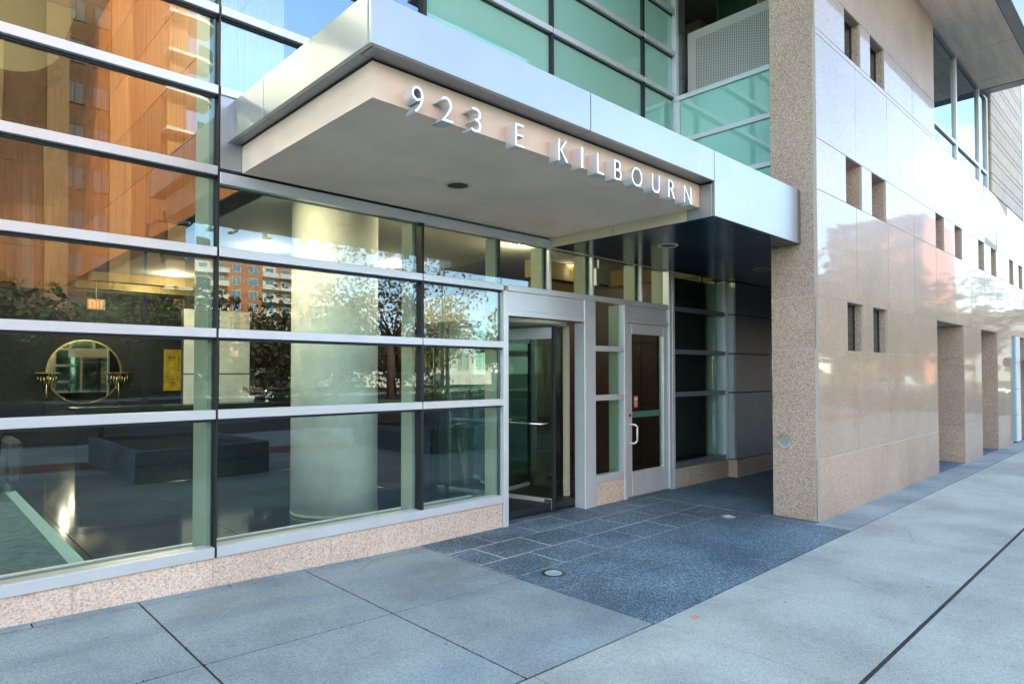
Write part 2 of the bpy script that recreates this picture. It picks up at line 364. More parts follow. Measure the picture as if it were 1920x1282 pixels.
class MB:
    def __init__(s): s.v = []; s.f = []; s.smooth = []
    def box(s, x0, x1, y0, y1, z0, z1):
        b = len(s.v)
        s.v += [(x0, y0, z0), (x1, y0, z0), (x1, y1, z0), (x0, y1, z0), (x0, y0, z1), (x1, y0, z1), (x1, y1, z1), (x0, y1, z1)]
        s.f += [(b, b+3, b+2, b+1), (b+4, b+5, b+6, b+7), (b, b+1, b+5, b+4), (b+1, b+2, b+6, b+5), (b+2, b+3, b+7, b+6), (b+3, b, b+4, b+7)]
        s.smooth += [False] * 6
        return s
    def bbox(s, x0, x1, y0, y1, z0, z1, c=0.004):
        """box with chamfered edges"""
        import itertools
        b = len(s.v)
        X = (x0, x1); Y = (y0, y1); Z = (z0, z1)
        idx = {}
        for i, j, k in itertools.product((0, 1), repeat=3):
            sx, sy, sz = (1, -1)[i], (1, -1)[j], (1, -1)[k]
            idx[i, j, k] = len(s.v)
            s.v += [(X[i], Y[j] + sy*c, Z[k] + sz*c), (X[i] + sx*c, Y[j], Z[k] + sz*c), (X[i] + sx*c, Y[j] + sy*c, Z[k])]
        F = []
        for i in (0, 1): F.append([idx[i, j, k] for j, k in ((0, 0), (1, 0), (1, 1), (0, 1))])
        for j in (0, 1): F.append([idx[i, j, k] + 1 for i, k in ((0, 0), (1, 0), (1, 1), (0, 1))])
        for k in (0, 1): F.append([idx[i, j, k] + 2 for i, j in ((0, 0), (1, 0), (1, 1), (0, 1))])
        for j in (0, 1):
            for k in (0, 1):
                F.append([idx[0, j, k] + 1, idx[1, j, k] + 1, idx[1, j, k] + 2, idx[0, j, k] + 2])
        for i in (0, 1):
            for k in (0, 1):
                F.append([idx[i, 0, k] + 0, idx[i, 1, k] + 0, idx[i, 1, k] + 2, idx[i, 0, k] + 2])
            for j in (0, 1):
                F.append([idx[i, j, 0] + 0, idx[i, j, 1] + 0, idx[i, j, 1] + 1, idx[i, j, 0] + 1])
        for q in idx.values(): F.append([q, q+1, q+2])
        cen = Vector(((x0+x1)/2, (y0+y1)/2, (z0+z1)/2))
        for fc in F:
            p = [Vector(s.v[i]) for i in fc]
            nrm = (p[1]-p[0]).cross(p[2]-p[0])
            if nrm.dot(sum(p, Vector())/len(p) - cen) < 0: fc = fc[::-1]
            s.f.append(tuple(fc)); s.smooth.append(False)
        return s
    def quad(s, *p):
        b = len(s.v); s.v += list(p); s.f.append(tuple(range(b, b+len(p)))); s.smooth.append(False); return s
    def prism(s, pts, axis, a, b_):
        """extrude a 2-D outline along an axis ('x','y','z') from a to b"""
        n = len(pts); o = len(s.v)
        def P(u, v, w): return {'x': (w, u, v), 'y': (u, w, v), 'z': (u, v, w)}[axis]
        s.v += [P(u, v, a) for u, v in pts] + [P(u, v, b_) for u, v in pts]
        s.f += [tuple(range(o, o+n))[::-1], tuple(range(o+n, o+2*n))] + [(o+i, o+(i+1) % n, o+n+(i+1) % n, o+n+i) for i in range(n)]
        s.smooth += [False] * (n + 2); return s
    def cyl(s, p0, p1, r0, r1=None, n=16, cap=True):
        r1 = r0 if r1 is None else r1
        p0, p1 = Vector(p0), Vector(p1); d = (p1 - p0).normalized()
        a = Vector((0, 0, 1)) if abs(d.z) < 0.9 else Vector((1, 0, 0))
        u = d.cross(a).normalized(); w = d.cross(u)
        o = len(s.v)
        for p, r in ((p0, r0), (p1, r1)):
            for i in range(n):
                t = 2*math.pi*i/n; s.v.append(tuple(p + u*(math.cos(t)*r) + w*(math.sin(t)*r)))
        for i in range(n):
            j = (i+1) % n; s.f.append((o+i, o+j, o+n+j, o+n+i)); s.smooth.append(True)
        if cap:
            s.f += [tuple(range(o, o+n))[::-1], tuple(range(o+n, o+2*n))]; s.smooth += [False, False]
        return s
    def ring(s, c, axis, r0, r1, h, n=32):
        """flat ring (annulus with thickness h along axis)"""
        o = len(s.v); c = Vector(c)
        ax = {'x': (Vector((0, 1, 0)), Vector((0, 0, 1)), Vector((1, 0, 0))), 'y': (Vector((1, 0, 0)), Vector((0, 0, 1)), Vector((0, 1, 0))), 'z': (Vector((1, 0, 0)), Vector((0, 1, 0)), Vector((0, 0, 1)))}[axis]
        for rr, hh in ((r0, 0), (r1, 0), (r1, h), (r0, h)):
            for i in range(n):
                t = 2*math.pi*i/n; s.v.append(tuple(c + ax[0]*math.cos(t)*rr + ax[1]*math.sin(t)*rr + ax[2]*hh))
        for k in range(4):
            for i in range(n):
                j = (i+1) % n; a, b = o+k*n, o+((k+1) % 4)*n
                s.f.append((a+i, a+j, b+j, b+i)); s.smooth.append(False)
        return s
    def tube(s, pts, r, n=10):
        for a, b in zip(pts[:-1], pts[1:]): s.cyl(a, b, r, n=n)
        return s
    def mesh(s, name, m):
        me = bpy.data.meshes.new(name); me.from_pydata([tuple(p) for p in s.v], [], s.f); me.materials.append(m)
        me.polygons.foreach_set('use_smooth', s.smooth); me.update(); return me
    def build(s, name, m, parent=None):
        return link(name, s.mesh(name, m), parent)

def wloc(o):
    L = Vector((0, 0, 0))
    while o: L += o.location; o = o.parent
    return L
def link(name, me, parent=None, loc=(0, 0, 0)):
    o = bpy.data.objects.new(name, me); col.objects.link(o)
    if parent:
        o.parent = parent; o.location = Vector(loc) - wloc(parent)
    else:
        o.location = loc
    return o
def tag(o, label=None, cat=None, group=None, kind=None):
    if label: o['label'] = label
    if cat: o['category'] = cat
    if group: o['group'] = group
    if kind: o['kind'] = kind
    return o
def empty(name, loc, label=None, cat=None, group=None, kind=None):
    o = bpy.data.objects.new(name, None); o.empty_display_size = 0.2; col.objects.link(o); o.location = loc
    return tag(o, label, cat, group, kind)
def box(name, m, parent, *a):
    return MB().box(*a).build(name, m, parent)
def bbox(name, m, parent, *a, c=0.004):
    return MB().bbox(*a, c=c).build(name, m, parent)
def copy_tree(o, parent=None):
    c = o.copy(); col.objects.link(c); c.parent = parent
    for ch in list(o.children): copy_tree(ch, c)
    return c


# ================================================================== THE SETTING
def slab(name, m, parent, x0, x1, y0, y1, top=0.0, thick=0.06, gap=0.004, c=0.002):
    mb = MB().bbox(x0+gap, x1-gap, y0+gap, y1-gap, -thick, 0, c=c)
    mb.v = [(x, y, z + g(x) + top) for x, y, z in mb.v]
    return mb.build(name, m, parent)

def sheet(name, m, x0, x1, y0, y1, z, kind='structure', nx=24):
    mb = MB(); xs = [x0 + (x1-x0)*i/nx for i in range(nx+1)]
    if x0 < 0.3 < x1: xs = sorted(set(xs + [0.3, 3.5]))
    for a, b in zip(xs[:-1], xs[1:]):
        mb.quad((a, y0, z+g(a)), (b, y0, z+g(b)), (b, y1, z+g(b)), (a, y1, z+g(a)))
    return tag(mb.build(name, m), kind=kind)

gr = MB(); gr.quad((-900, -1200, -0.36), (1500, -1200, -0.36), (1500, 900, -0.36), (-900, 900, -0.36))
tag(gr.build('ground', M['grass']), kind='structure')

# pavement at the foot of the glass wall
pave = sheet('pavement', M['joint'], -12.2, 7.4, -2.72, 0.0, -0.005)
xs = [-11.0, -9.775, -8.55, -7.325, -6.1, -4.875, -3.65, -2.42, -1.2, 0.02, 1.25, 2.49, 3.695]
for a, b in zip(xs[:-1], xs[1:]):
    slab('paving_slab', M['paver'], pave, a, b, -1.405, -0.125, gap=0.007)
    slab('paving_slab', M['paver'], pave, a, b, -2.72, -1.405, gap=0.007)
    m_ = (a+b)/2
    slab('edge_paver', M['paver'], pave, a, m_, -0.128, -0.012, gap=0.005)
    slab('edge_paver', M['paver'], pave, m_, b, -0.128, -0.012, gap=0.005)
# dark granite in front of the doors
ent = sheet('entrance_paving', M['grout'], 3.7, 7.41, -2.715, 2.2, -0.0012)
bed = 0
xc = [3.70, 4.31, 4.93, 5.55, 6.17, 6.79, 7.40]
ycs = [-2.72, -2.27, -1.82, -1.37, -0.92, -0.46, 0.0]
rr = random.Random(3)
for j, (y0, y1) in enumerate(zip(ycs[:-1], ycs[1:])):
    off = 0.0 if j % 2 else 0.30
    cuts = [3.70] + [x - off for x in xc[1:-1]] + [7.40]
    for a, b in zip(cuts[:-1], cuts[1:]):
        slab('paving_stone', M['granite_dark'], ent, a, b, y0, y1, gap=(0.0052 if y1 > -0.95 else 0.0006), c=(0.002 if y1 > -0.95 else 0.0006), thick=0.05, top=rr.uniform(-0.0012, 0.0012))
for a, b in zip([4.9, 5.4, 5.95], [5.4, 5.95, 6.35]):
    for y0, y1 in ((0.0, 0.5), (0.5, 1.05), (1.05, 1.6), (1.6, 2.1)):
        slab('paving_stone', M['granite_dark'], ent, a, b, y0, y1, gap=0.0015, c=0.002, thick=0.05)
# passage behind the granite wall
pas = sheet('arcade_pavement', M['joint'], 7.41, 46, -2.72, 0.0, -0.004)
px_ = [7.41, 9.0, 10.6, 12.2, 13.8, 15.4, 17.0, 18.6, 20.2, 21.8, 23.4, 25]
for a, b in zip(px_[:-1], px_[1:]):
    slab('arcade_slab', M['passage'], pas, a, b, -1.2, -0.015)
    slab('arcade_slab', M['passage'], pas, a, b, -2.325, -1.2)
    slab('arcade_slab', M['paver'], pas, a, b, -2.72, -2.325, gap=0.003)
# pale sidewalk
walk = sheet('sidewalk', M['joint'], -12.2, 46, -13.0, -2.724, -0.004, nx=30)
k = -8
while 3.72 + 1.185*k < 30:
    a = 3.72 + 1.185*k; b = a + 1.185
    slab('sidewalk_slab', M['walk'], walk, a, b, -3.962, -2.726, gap=0.0032, c=0.003)
    slab('sidewalk_slab', M['walk'], walk, a, b, -5.20, -3.982, gap=0.0032, c=0.003)
    if k % 2 == 0:
        slab('sidewalk_slab', M['walk'], walk, a, a + 2.37, -6.6, -5.20, gap=0.003)
        slab('sidewalk_slab', M['walk'], walk, a, a + 2.37, -8.0, -6.6, gap=0.003)
        slab('sidewalk_slab', M['walk'], walk, a, a + 2.37, -12.7, -9.2, gap=0.003)
        slab('brick_band', M['brick_red'], walk, a, a + 2.37, -9.2, -8.0, gap=0.003)
    k += 1
kerb = tag(box('kerb', M['walk'], None, -60, 120, -13.0, -12.72, -0.3, -0.075), kind='structure')
road = tag(box('road', M['asphalt'], None, -60, 160, -26.0, -13.0, -0.36, -0.22), kind='structure')
road2 = tag(box('far_road', M['asphalt'], None, -60, 160, -42.0, -30.0, -0.36, -0.22), kind='structure')
med = tag(box('road_median', M['grass'], None, -60, 160, -30.0, -26.0, -0.36, -0.08), kind='structure')
mk = tag(box('far_kerb', M['walk'], None, -60, 160, -42.3, -42.0, -0.36, -0.08), kind='structure')
for i in range(14):
    box('lane_marking', M['white'], road, -20 + i*9, -17 + i*9, -19.6, -19.48, -0.219, -0.216)
tag(box('far_sidewalk', M['walk'], None, -60, 160, -45.0, -42.3, -0.36, -0.085), kind='structure')

# ================================================================== THE BUILDING
B = empty('office_building', (1.8, 0, 0), 'glass and tan granite office building whose entrance stands under a flat metal canopy', 'building')

# ---- glass wall
Z = [1.283, 1.913, 2.545, 3.175, 3.808, 4.441, 5.074, 5.690, 6.320, 6.950, 7.58]
hb = 0.035
cw = MB()      # the wall's own piece: sill rail
XL, XR = -9.0, 8.20
cw.bbox(XL, 1.770, -0.05, 0.10, 0.185, 0.265, c=0.003)
cw = cw.build('curtain_wall', M['alu'], B)
bbox('sill_rail', M['alu'], cw, 1.788, 4.795, -0.05, 0.10, 0.185, 0.265, c=0.003)
cols_left = [-9.0, -5.85, -2.2, 1.779]
def rail(x0, x1, z, h=hb, y0=-0.05, name='transom', m='alu'):
    o = bbox(name, M[m], cw, x0, x1, y0, 0.02, z-h, z+h, c=0.003)
    return o
def drop(x0, x1, z, h=hb):
    box('gasket', M['dark'], cw, x0, x1, -0.012, 0.03, z-h-0.022, z-h)
# left bays, full height
for a, b in zip(cols_left[:-1], cols_left[1:]):
    for z in Z:
        rail(a+0.009, b-0.009, z); drop(a+0.009, b-0.009, z)
# bays above and below the canopy
for a, b in ((1.779, 3.715), (3.715, 4.80)):
    for z in Z[:3]: rail(a+0.009, b-0.002, z); drop(a+0.009, b-0.002, z)
rail(4.87, 8.08, 2.545); 
bays_up = [1.779, 3.737, 5.602, 7.475, 8.255]
for a, b in zip(bays_up[:-1], bays_up[1:]):
    for z in Z[4:]: rail(a+0.009, b-0.009, z, y0=-0.06); drop(a+0.009, b-0.009, z)
# head frame just under the soffit and plate beside the canopy
rail(1.788, 8.19, 3.125, h=0.045)
box('metal_plate', M['alu_panel'], cw, 1.788, 1.965, -0.045, 0.0, 3.20, 3.775)
# glass panes
def pane(x0, x1, z0, z1, m='glass', y=0.0):
    return box('window_pane', M[m], cw, x0+0.006, x1-0.006, y, y+0.012, z0, z1)
zl = [0.265] + Z
def rows(zs): return [(p+hb if i else p, q-hb) for i, (p, q) in enumerate(zip(zs[:-1], zs[1:]))]
for a, b in zip(cols_left[:-1], cols_left[1:]):
    for z0, z1 in rows(zl): pane(a, b, z0, z1)
for a, b in ((1.779, 3.715), (3.715, 4.80)):
    for z0, z1 in rows(zl[:4]): pane(a, b, z0, z1)
    pane(a, b, 2.58, 3.08)
cl = [4.80, 5.564, 6.356, 7.417, 8.10]
for a, b in zip(cl[:-1], cl[1:]): pane(a, b, 2.58, 3.08)
for i, (a, b) in enumerate(zip(bays_up[:-1], bays_up[1:])):
    for z0, z1 in rows([3.19] + Z[4:]):
        pane(a, b, z0, z1, 'glass_up' if i == 0 else 'glass_frost')
# vertical joints, and the box mullions behind the glass
def vjoint(x, z0, z1, w=0.012, m='dark', y0=-0.045):
    box('vertical_joint', M[m], cw, x-w/2, x+w/2, y0, 0.06, z0, z1)
def fin(x, z0, z1, d0=0.05, d1=0.36, w=0.055, m='fin'):
    bbox('mullion', M[m], cw, x-0.045, x-0.045+w, d0, d1, z0, z1, c=0.003)
    box('mullion_neck', M['dark'], cw, x-0.012, x+0.012, 0.0125, d0, z0, z1)
for x in cols_left[1:]:
    vjoint(x, 0.185, 8.0); fin(x, 0.2, 8.0)
vjoint(3.715, 0.185, 3.08, 0.03); fin(3.715, 0.2, 3.1, d0=.07, d1=0.26)
for x in bays_up[1:-1]: vjoint(x, 3.72, 8.0, 0.045)
bbox('corner_post', M['alu'], cw, 8.255, 8.33, -0.07, 0.05, 3.08, 8.0)
for x in cl[1:]:
    bbox('clerestory_mullion', M['alu'], cw, x-0.018, x+0.018, -0.035, 0.05, 2.58, 3.08, c=0.002)
    fin(x-0.01, 2.58, 3.1, d0=.05, d1=0.24)
fin(4.79, 0.2, 3.1, d0=.04, d1=0.20)
# inner sill ledge
box('inner_sill', M['alu_grey'], cw, XL, 4.795, 0.11, 0.46, 0.12, 0.19)
box('inner_sill_edge', M['white'], cw, XL, 4.795, 0.46, 0.50, 0.12, 0.20)

box('spandrel_backing', M['dark'], cw, 1.79, 8.2, 0.02, 0.095, 3.085, 3.64)  # dark fill added to block lamp light leaking over the head frame
box('upper_backing', M['plaster'], cw, 2.85, 8.2, 0.35, 12, 3.65, 7.9)  # solid dark box added behind the panes so the sky reflection shows
# ---- granite plinth under the glass
pl = box('plinth', M['mortar'], B, XL, 4.795, -0.0265, 0.10, -0.2, 0.183)
for a, b in zip([-9, -8, -7, -6, -5, -4, -3, -2.06, -1.09, -0.12, .86, 1.765, 2.75, 3.72], [-8, -7, -6, -5, -4, -3, -2.06, -1.09, -0.12, .86, 1.765, 2.75, 3.72, 4.797]):
    bbox('plinth_block', M['granite_pink'], pl, a+0.004, b-0.004, -0.03, 0.0, -0.2, 0.177, c=0.002)

# ---- door bay posts, header, sidelight
dz = -0.09
bbox('door_post', M['alu'], cw, 4.797, 4.868, -0.052, 0.12, dz, 2.51, c=0.003)
bbox('door_post', M['alu'], cw, 6.17, 6.385, -0.050, 0.12, dz, 2.51, c=0.004)
bbox('door_post', M['alu'], cw, 6.985, 7.05, -0.052, 0.12, dz, 2.51, c=0.003)
bbox('door_post', M['alu'], cw, 8.05, 8.115, -0.056, 0.12, dz, 3.08, c=0.003)
bbox('door_post', M['alu'], cw, 8.135, 8.20, -0.056, 0.12, dz, 3.08, c=0.003)
bbox('header_panel', M['alu'], cw, 4.870, 6.168, -0.036, 0.06, 2.235, 2.508, c=0.003)
bbox('header_rail', M['alu'], cw, 4.870, 6.168, -0.050, 0.08, 2.235, 2.30, c=0.003)
bbox('header_panel', M['alu'], cw, 7.052, 8.048, -0.030, 0.06, 2.33, 2.508, c=0.003)
bbox('header_rail', M['alu'], cw, 7.052, 8.048, -0.050, 0.08, 2.275, 2.328, c=0.003)
for z in (1.283, 1.913): bbox('transom', M['alu'], cw, 6.387, 6.983, -0.045, 0.05, z-0.035, z+0.035, c=0.003)
bbox('transom', M['alu'], cw, 6.387, 6.983, -0.045, 0.05, 0.21, 0.30, c=0.003)
for z0, z1 in ((0.30, 1.248), (1.318, 1.878), (1.948, 2.508)):
    box('window_pane', M['glass'], cw, 6.387, 6.983, 0.0, 0.012, z0, z1)
fin(7.00, 0.2, 2.5, d0=.04, d1=0.19)
bbox('plinth_block', M['granite_pink'], pl, 6.389, 6.981, -0.03, 0.05, -0.2, 0.208, c=0.002)

# ---- revolving door
rc = Vector((5.56, 1.0, 0)); rad = 0.94; zt = 2.20
rd = MB()
import math as _m
def arc_wall(a0, a1, r, z0, z1, th=0.02, n=16):
    mb = MB()
    for i in range(n):
        t0 = a0 + (a1-a0)*i/n; t1 = a0 + (a1-a0)*(i+1)/n
        p = [(rc.x + _m.cos(t)*q, rc.y + _m.sin(t)*q) for t, q in ((t0, r), (t1, r), (t1, r+th), (t0, r+th))]
        mb.prism(p, 'z', z0, z1)
    return mb
ra = arc_wall(R(-48), R(48), rad+0.005, zt, zt+0.32, th=0.03)
rb_ = arc_wall(R(132), R(228), rad+0.005, zt, zt+0.32, th=0.03)
ra.v += []
drum = arc_wall(R(0), R(360), rad+0.004, zt, zt+0.30, th=0.03, n=40).build('revolving_door', M['beige'], B)
arc_wall(R(-46), R(44), rad+0.004, dz, zt, th=0.012).build('drum_glass', M['glass_door'], drum)
arc_wall(R(136), R(226), rad+0.004, dz, zt, th=0.012).build('drum_glass', M['glass_door'], drum)
for an in (-46, 44, 136, 226):
    t = R(an); c_ = (rc.x + _m.cos(t)*(rad+0.02), rc.y + _m.sin(t)*(rad+0.02))
    box('drum_post', M['beige'], drum, c_[0]-0.03, c_[0]+0.03, c_[1]-0.03, c_[1]+0.03, dz, zt)
MB().cyl((rc.x, rc.y, zt-0.01), (rc.x, rc.y, zt+0.03), rad, n=48).build('drum_ceiling', M['beige'], drum)
MB().cyl((rc.x, rc.y, dz), (rc.x, rc.y, zt), 0.045, n=16).build('centre_shaft', M['dark'], drum)
def leaf_xform(mb, ang):
    c, s_ = _m.cos(ang), _m.sin(ang)
    mb.v = [(rc.x + x*c - y*s_, rc.y + x*s_ + y*c, z) for x, y, z in mb.v]; return mb
for an in (-77, 13, 103, 193):
    A = R(an)
    leaf_xform(MB().bbox(0.05, 0.90, -0.022, 0.022, dz+0.03, 0.075, c=0.003), A).build('bottom_rail', M['alu'], drum)
    leaf_xform(MB().bbox(0.05, 0.90, -0.022, 0.022, 2.02, 2.16, c=0.003), A).build('top_rail', M['alu'], drum)
    leaf_xform(MB().bbox(0.90, 0.935, -0.024, 0.024, dz+0.02, 2.17, c=0.003), A).build('leaf_stile', M['dark'], drum)
    leaf_xform(MB().box(0.05, 0.90, -0.005, 0.005, 0.076, 2.02), A).build('leaf_glass', M['glass_door'], drum)
    pb = MB().tube([(0.15, -0.08, 0.98), (0.80, -0.08, 0.98)], 0.013); pb.cyl((0.15, -0.08, .98), (0.15, 0, .98), 0.01); pb.cyl((0.80, -0.08, .98), (0.80, 0, .98), 0.01)
    leaf_xform(pb, A).build('push_bar', M['chrome'], drum)
    if an == -77:
        leaf_xform(MB().bbox(0.80, 0.905, -0.032, 0.032, dz+0.035, 0.07, c=0.004), A).build('floor_lock', M['chrome'], drum)
        leaf_xform(MB().cyl((0.84, -0.03, 0.01), (0.84, -0.055, 0.01), 0.022), A).build('lock_cylinder', M['chrome'], drum)

# ---- swing door
x0, x1 = 7.056, 8.044
sd = MB()
sd.bbox(x0, x0+0.115, -0.035, 0.02, -0.06, 2.268, c=0.003)
sd.bbox(x1-0.115, x1, -0.035, 0.02, -0.06, 2.268, c=0.003)
sd.bbox(x0+0.115, x1-0.115, -0.035, 0.02, 2.13, 2.268, c=0.003)
sd.bbox(x0+0.115, x1-0.115, -0.035, 0.02, -0.06, 0.27, c=0.003)
sd = tag(sd.build('entrance_door', M['alu'], B))
box('door_glass', M['glass_door'], sd, x0+0.115, x1-0.115, -0.012, 0.0, 0.27, 2.13)
bbox('push_bar', M['panic'], sd, x0+0.116, x1-0.116, 0.03, 0.07, 0.99, 1.07)
hx = x0 + 0.06
MB().tube([(hx, -0.035, 0.66), (hx+.02, -0.10, 0.66), (hx+0.055, -0.115, 0.69), (hx+0.06, -0.115, 0.88), (hx+.02, -0.10, 0.91), (hx, -0.035, 0.91)], 0.0125).build('pull_handle', M['white'], sd)
MB().cyl((hx, -0.035, 1.03), (hx, -0.045, 1.03), 0.018, n=14).build('lock_cylinder', M['dark'], sd)
bbox('threshold', M['alu_grey'], sd, x0, x1, -0.08, 0.05, -0.078, -0.062)
st = box('door_sticker', M['sticker_red'], sd, x0+0.185, x0+0.275, -0.0155, -0.0125, 1.13, 1.29)
for i, (a, b, h) in enumerate(((0.20, 0.262, 0.020), (0.205, 0.255, 0.010), (0.205, 0.25, 0.010), (0.205, 0.255, 0.010), (0.205, 0.24, 0.008))):
    zz = 1.262 - i*0.028
    box('sticker_print', M['white'], sd, x0+a-0.004, x0+b, -0.018, -0.0157, zz-h, zz)

# ---- wall right of the doors, and clad column in the passage
bbox('dark_wall_panel', M['dark'], cw, 8.2, 9.66, 0.25, 0.3, 0.2, 3.08)
for z in (1.283, 1.913, 2.545): bbox('transom', M['alu_grey'], cw, 8.202, 9.698, -0.045, 0.03, z-0.035, z+0.035, c=0.003)
bbox('sill_rail', M['alu_grey'], cw, 8.202, 9.698, -0.05, 0.06, 0.20, 0.285, c=0.003)
for z0, z1 in ((0.285, 1.248), (1.318, 1.878), (1.948, 2.51), (2.58, 3.08)):
    box('window_pane', M['glass'], cw, 8.202, 9.70, 0.0, 0.012, z0, z1)
    bbox('mullion', M['fin'], cw, 9.52, 9.58, 0.03, 0.17, z0, z1, c=0.003)
bbox('window_jamb', M['alu'], cw, 9.70, 9.78, -0.05, 0.12, 0.2, 3.08, c=0.003)
for a, b in ((8.205, 8.9), (8.9, 9.78)):
    bbox('plinth_block', M['granite_rough'], pl, a+0.003, b-0.003, -0.05, 0.05, -0.2, 0.198, c=0.002)
cc = box('clad_column', M['dark'], B, 9.80, 11.08, -0.155, 0.6, 0.0, 3.07)
for z0, z1 in ((0.21, 1.275), (1.285, 1.905), (1.915, 2.54), (2.55, 3.075)):
    bbox('column_panel', M['alu_grey'], cc, 9.79, 11.10, -0.180, -0.156, z0+0.004, z1-0.004, c=0.003)
    bbox('column_panel', M['alu_panel'], cc, 9.785, 9.80, -0.154, 0.2, z0+0.004, z1-0.004, c=0.003)
bbox('column_base', M['granite_rough'], cc, 9.77, 11.12, -0.20, 0.6, -0.2, 0.20, c=0.003)
# the arcade's inner wall running on to the right
for i in range(8):
    a = 11.12 + i*1.7; b = a + 1.7
    bbox('arcade_plinth', M['granite_rough'], pl, a, b-0.006, 0.15, 0.30, -0.2, 0.2, c=0.002)
    for z in (0.24, 1.283, 1.913, 2.545): bbox('transom', M['alu_grey'], cw, a, b-0.03, 0.14, 0.2, z-0.03, z+0.03, c=0.003)
    bbox('mullion', M['alu_grey'], cw, b-0.03, b+0.03, 0.12, 0.24, 0.2, 3.07, c=0.003)
    for z0, z1 in ((0.27, 1.25), (1.31, 1.88), (1.94, 2.51), (2.575, 3.07)):
        box('window_pane', M['glass'], cw, a, b-0.03, 0.18, 0.192, z0, z1)

# ================================================================== CANOPY
can = MB()
can.box(1.965, 5.555, -1.985, 0.0, 3.215, 3.66); can.box(5.58, 7.54, -1.98, 0.0, 3.10, 3.66)
can = can.build('entrance_canopy', M['stucco'], B)
box('stucco_soffit', M['stucco'], can, 1.955, 5.560, -2.0, -0.052, 3.190, 3.214)
box('stucco_face', M['stucco'], can, 1.955, 5.560, -2.0, -1.986, 3.2145, 3.405)
box('stucco_face', M['stucco'], can, 1.955, 1.9645, -1.985, -0.052, 3.2145, 3.405)
box('shadow_gap', M['dark'], can, 1.950, 5.562, -2.004, -0.050, 3.4055, 3.43)
# fascia: L-shaped metal trays, each its own panel (face + underside)
YF = -2.157; XE = 1.845; ZB, ZT = 3.415, 3.705
def tray_front(a, b, zb=ZB):
    mb = MB().bbox(a+0.005, b-0.005, YF, YF+0.03, zb, ZT, c=0.002)
    return mb.build('fascia_panel', M['alu_panel'], can)
fr_j = [XE, 3.737, 5.565]
for a, b in zip(fr_j[:-1], fr_j[1:]):
    tray_front(a, b)
    aa = a if a > XE else a + 0.034
    bbox('fascia_underside', M['alu_grey'], can, aa+0.003, b-0.003, YF+0.031, -2.0, ZB+0.001, ZB+0.02, c=0.002)
tray_front(5.565, 7.44, zb=3.085)
bbox('fascia_panel', M['alu_grey'], can, 7.446, 7.543, YF+0.004, YF+0.03, 3.085, ZT, c=0.003)
box('fascia_backing', M['dark'], can, XE+0.031, 7.54, YF+0.031, YF+0.035, ZB+0.03, ZT-0.02)
box('fascia_backing', M['dark'], can, XE+0.031, XE+0.035, YF+0.036, -0.01, ZB+0.03, ZT-0.02)
sj = [YF+0.03, -0.72, -0.0]
for a, b in zip(sj[:-1], sj[1:]):
    bbox('fascia_panel', M['alu_panel'], can, XE, XE+0.03, a+(0.006 if a > -1 else 0), b-0.005, ZB, ZT, c=0.002)
    bbox('fascia_underside', M['alu_grey'], can, XE+0.031, 1.955, max(a, -2.0)+0.003, b-0.003, ZB+0.001, ZB+0.02, c=0.002)
box('canopy_roof', M['alu_grey'], can, XE+0.03, 7.54, YF+0.03, 0.0, 3.67, ZT-0.012)
# end cheek between the two soffit heights
for a, b in ((YF+0.03, -1.86), (-1.86, -0.95), (-0.95, -0.02)):
    bbox('cheek_panel', M['beige'] if a > -2.1 else M['alu_panel'], can, 5.565, 5.58, a+0.003, b-0.003, 3.085, 3.40, c=0.002)
# dark metal soffit panels
for xa, xb in ((5.582, 7.535),):
    for ya, yb in ((YF+0.035, -2.02), (-2.02, -1.02), (-1.02, -0.06)):
        bbox('soffit_panel', M['dark_soffit'], can, xa+0.003, xb-0.003, ya+0.003, yb-0.003, 3.080, 3.098, c=0.002)
for xa, xb in ((7.54, 9.3), (9.3, 11.1), (11.1, 12.9), (12.9, 14.7), (14.7, 16.5), (16.5, 18.3), (18.3, 20.1), (20.1, 24.6)):
    for ya, yb in ((-1.80, -0.95), (-0.95, -0.06)):
        bbox('soffit_panel', M['dark_soffit'], can, xa+0.003, xb-0.003, ya+0.003, yb-0.003, 3.080, 3.098, c=0.002)
def recessed_light(x, y, z, trim='brass'):
    d = MB().ring((x, y, z-0.008), 'z', 0.092, 0.118, 0.010).build('downlight_trim', M[trim], can)
    MB().cyl((x, y, z-0.004), (x, y, z-0.001), 0.092, n=28).build('downlight_well', M['dark'], can)
recessed_light(3.40, -0.985, 3.190, 'beige')
recessed_light(6.445, -1.075, 3.080, 'white')
recessed_light(8.93, -1.03, 3.080, 'beige')

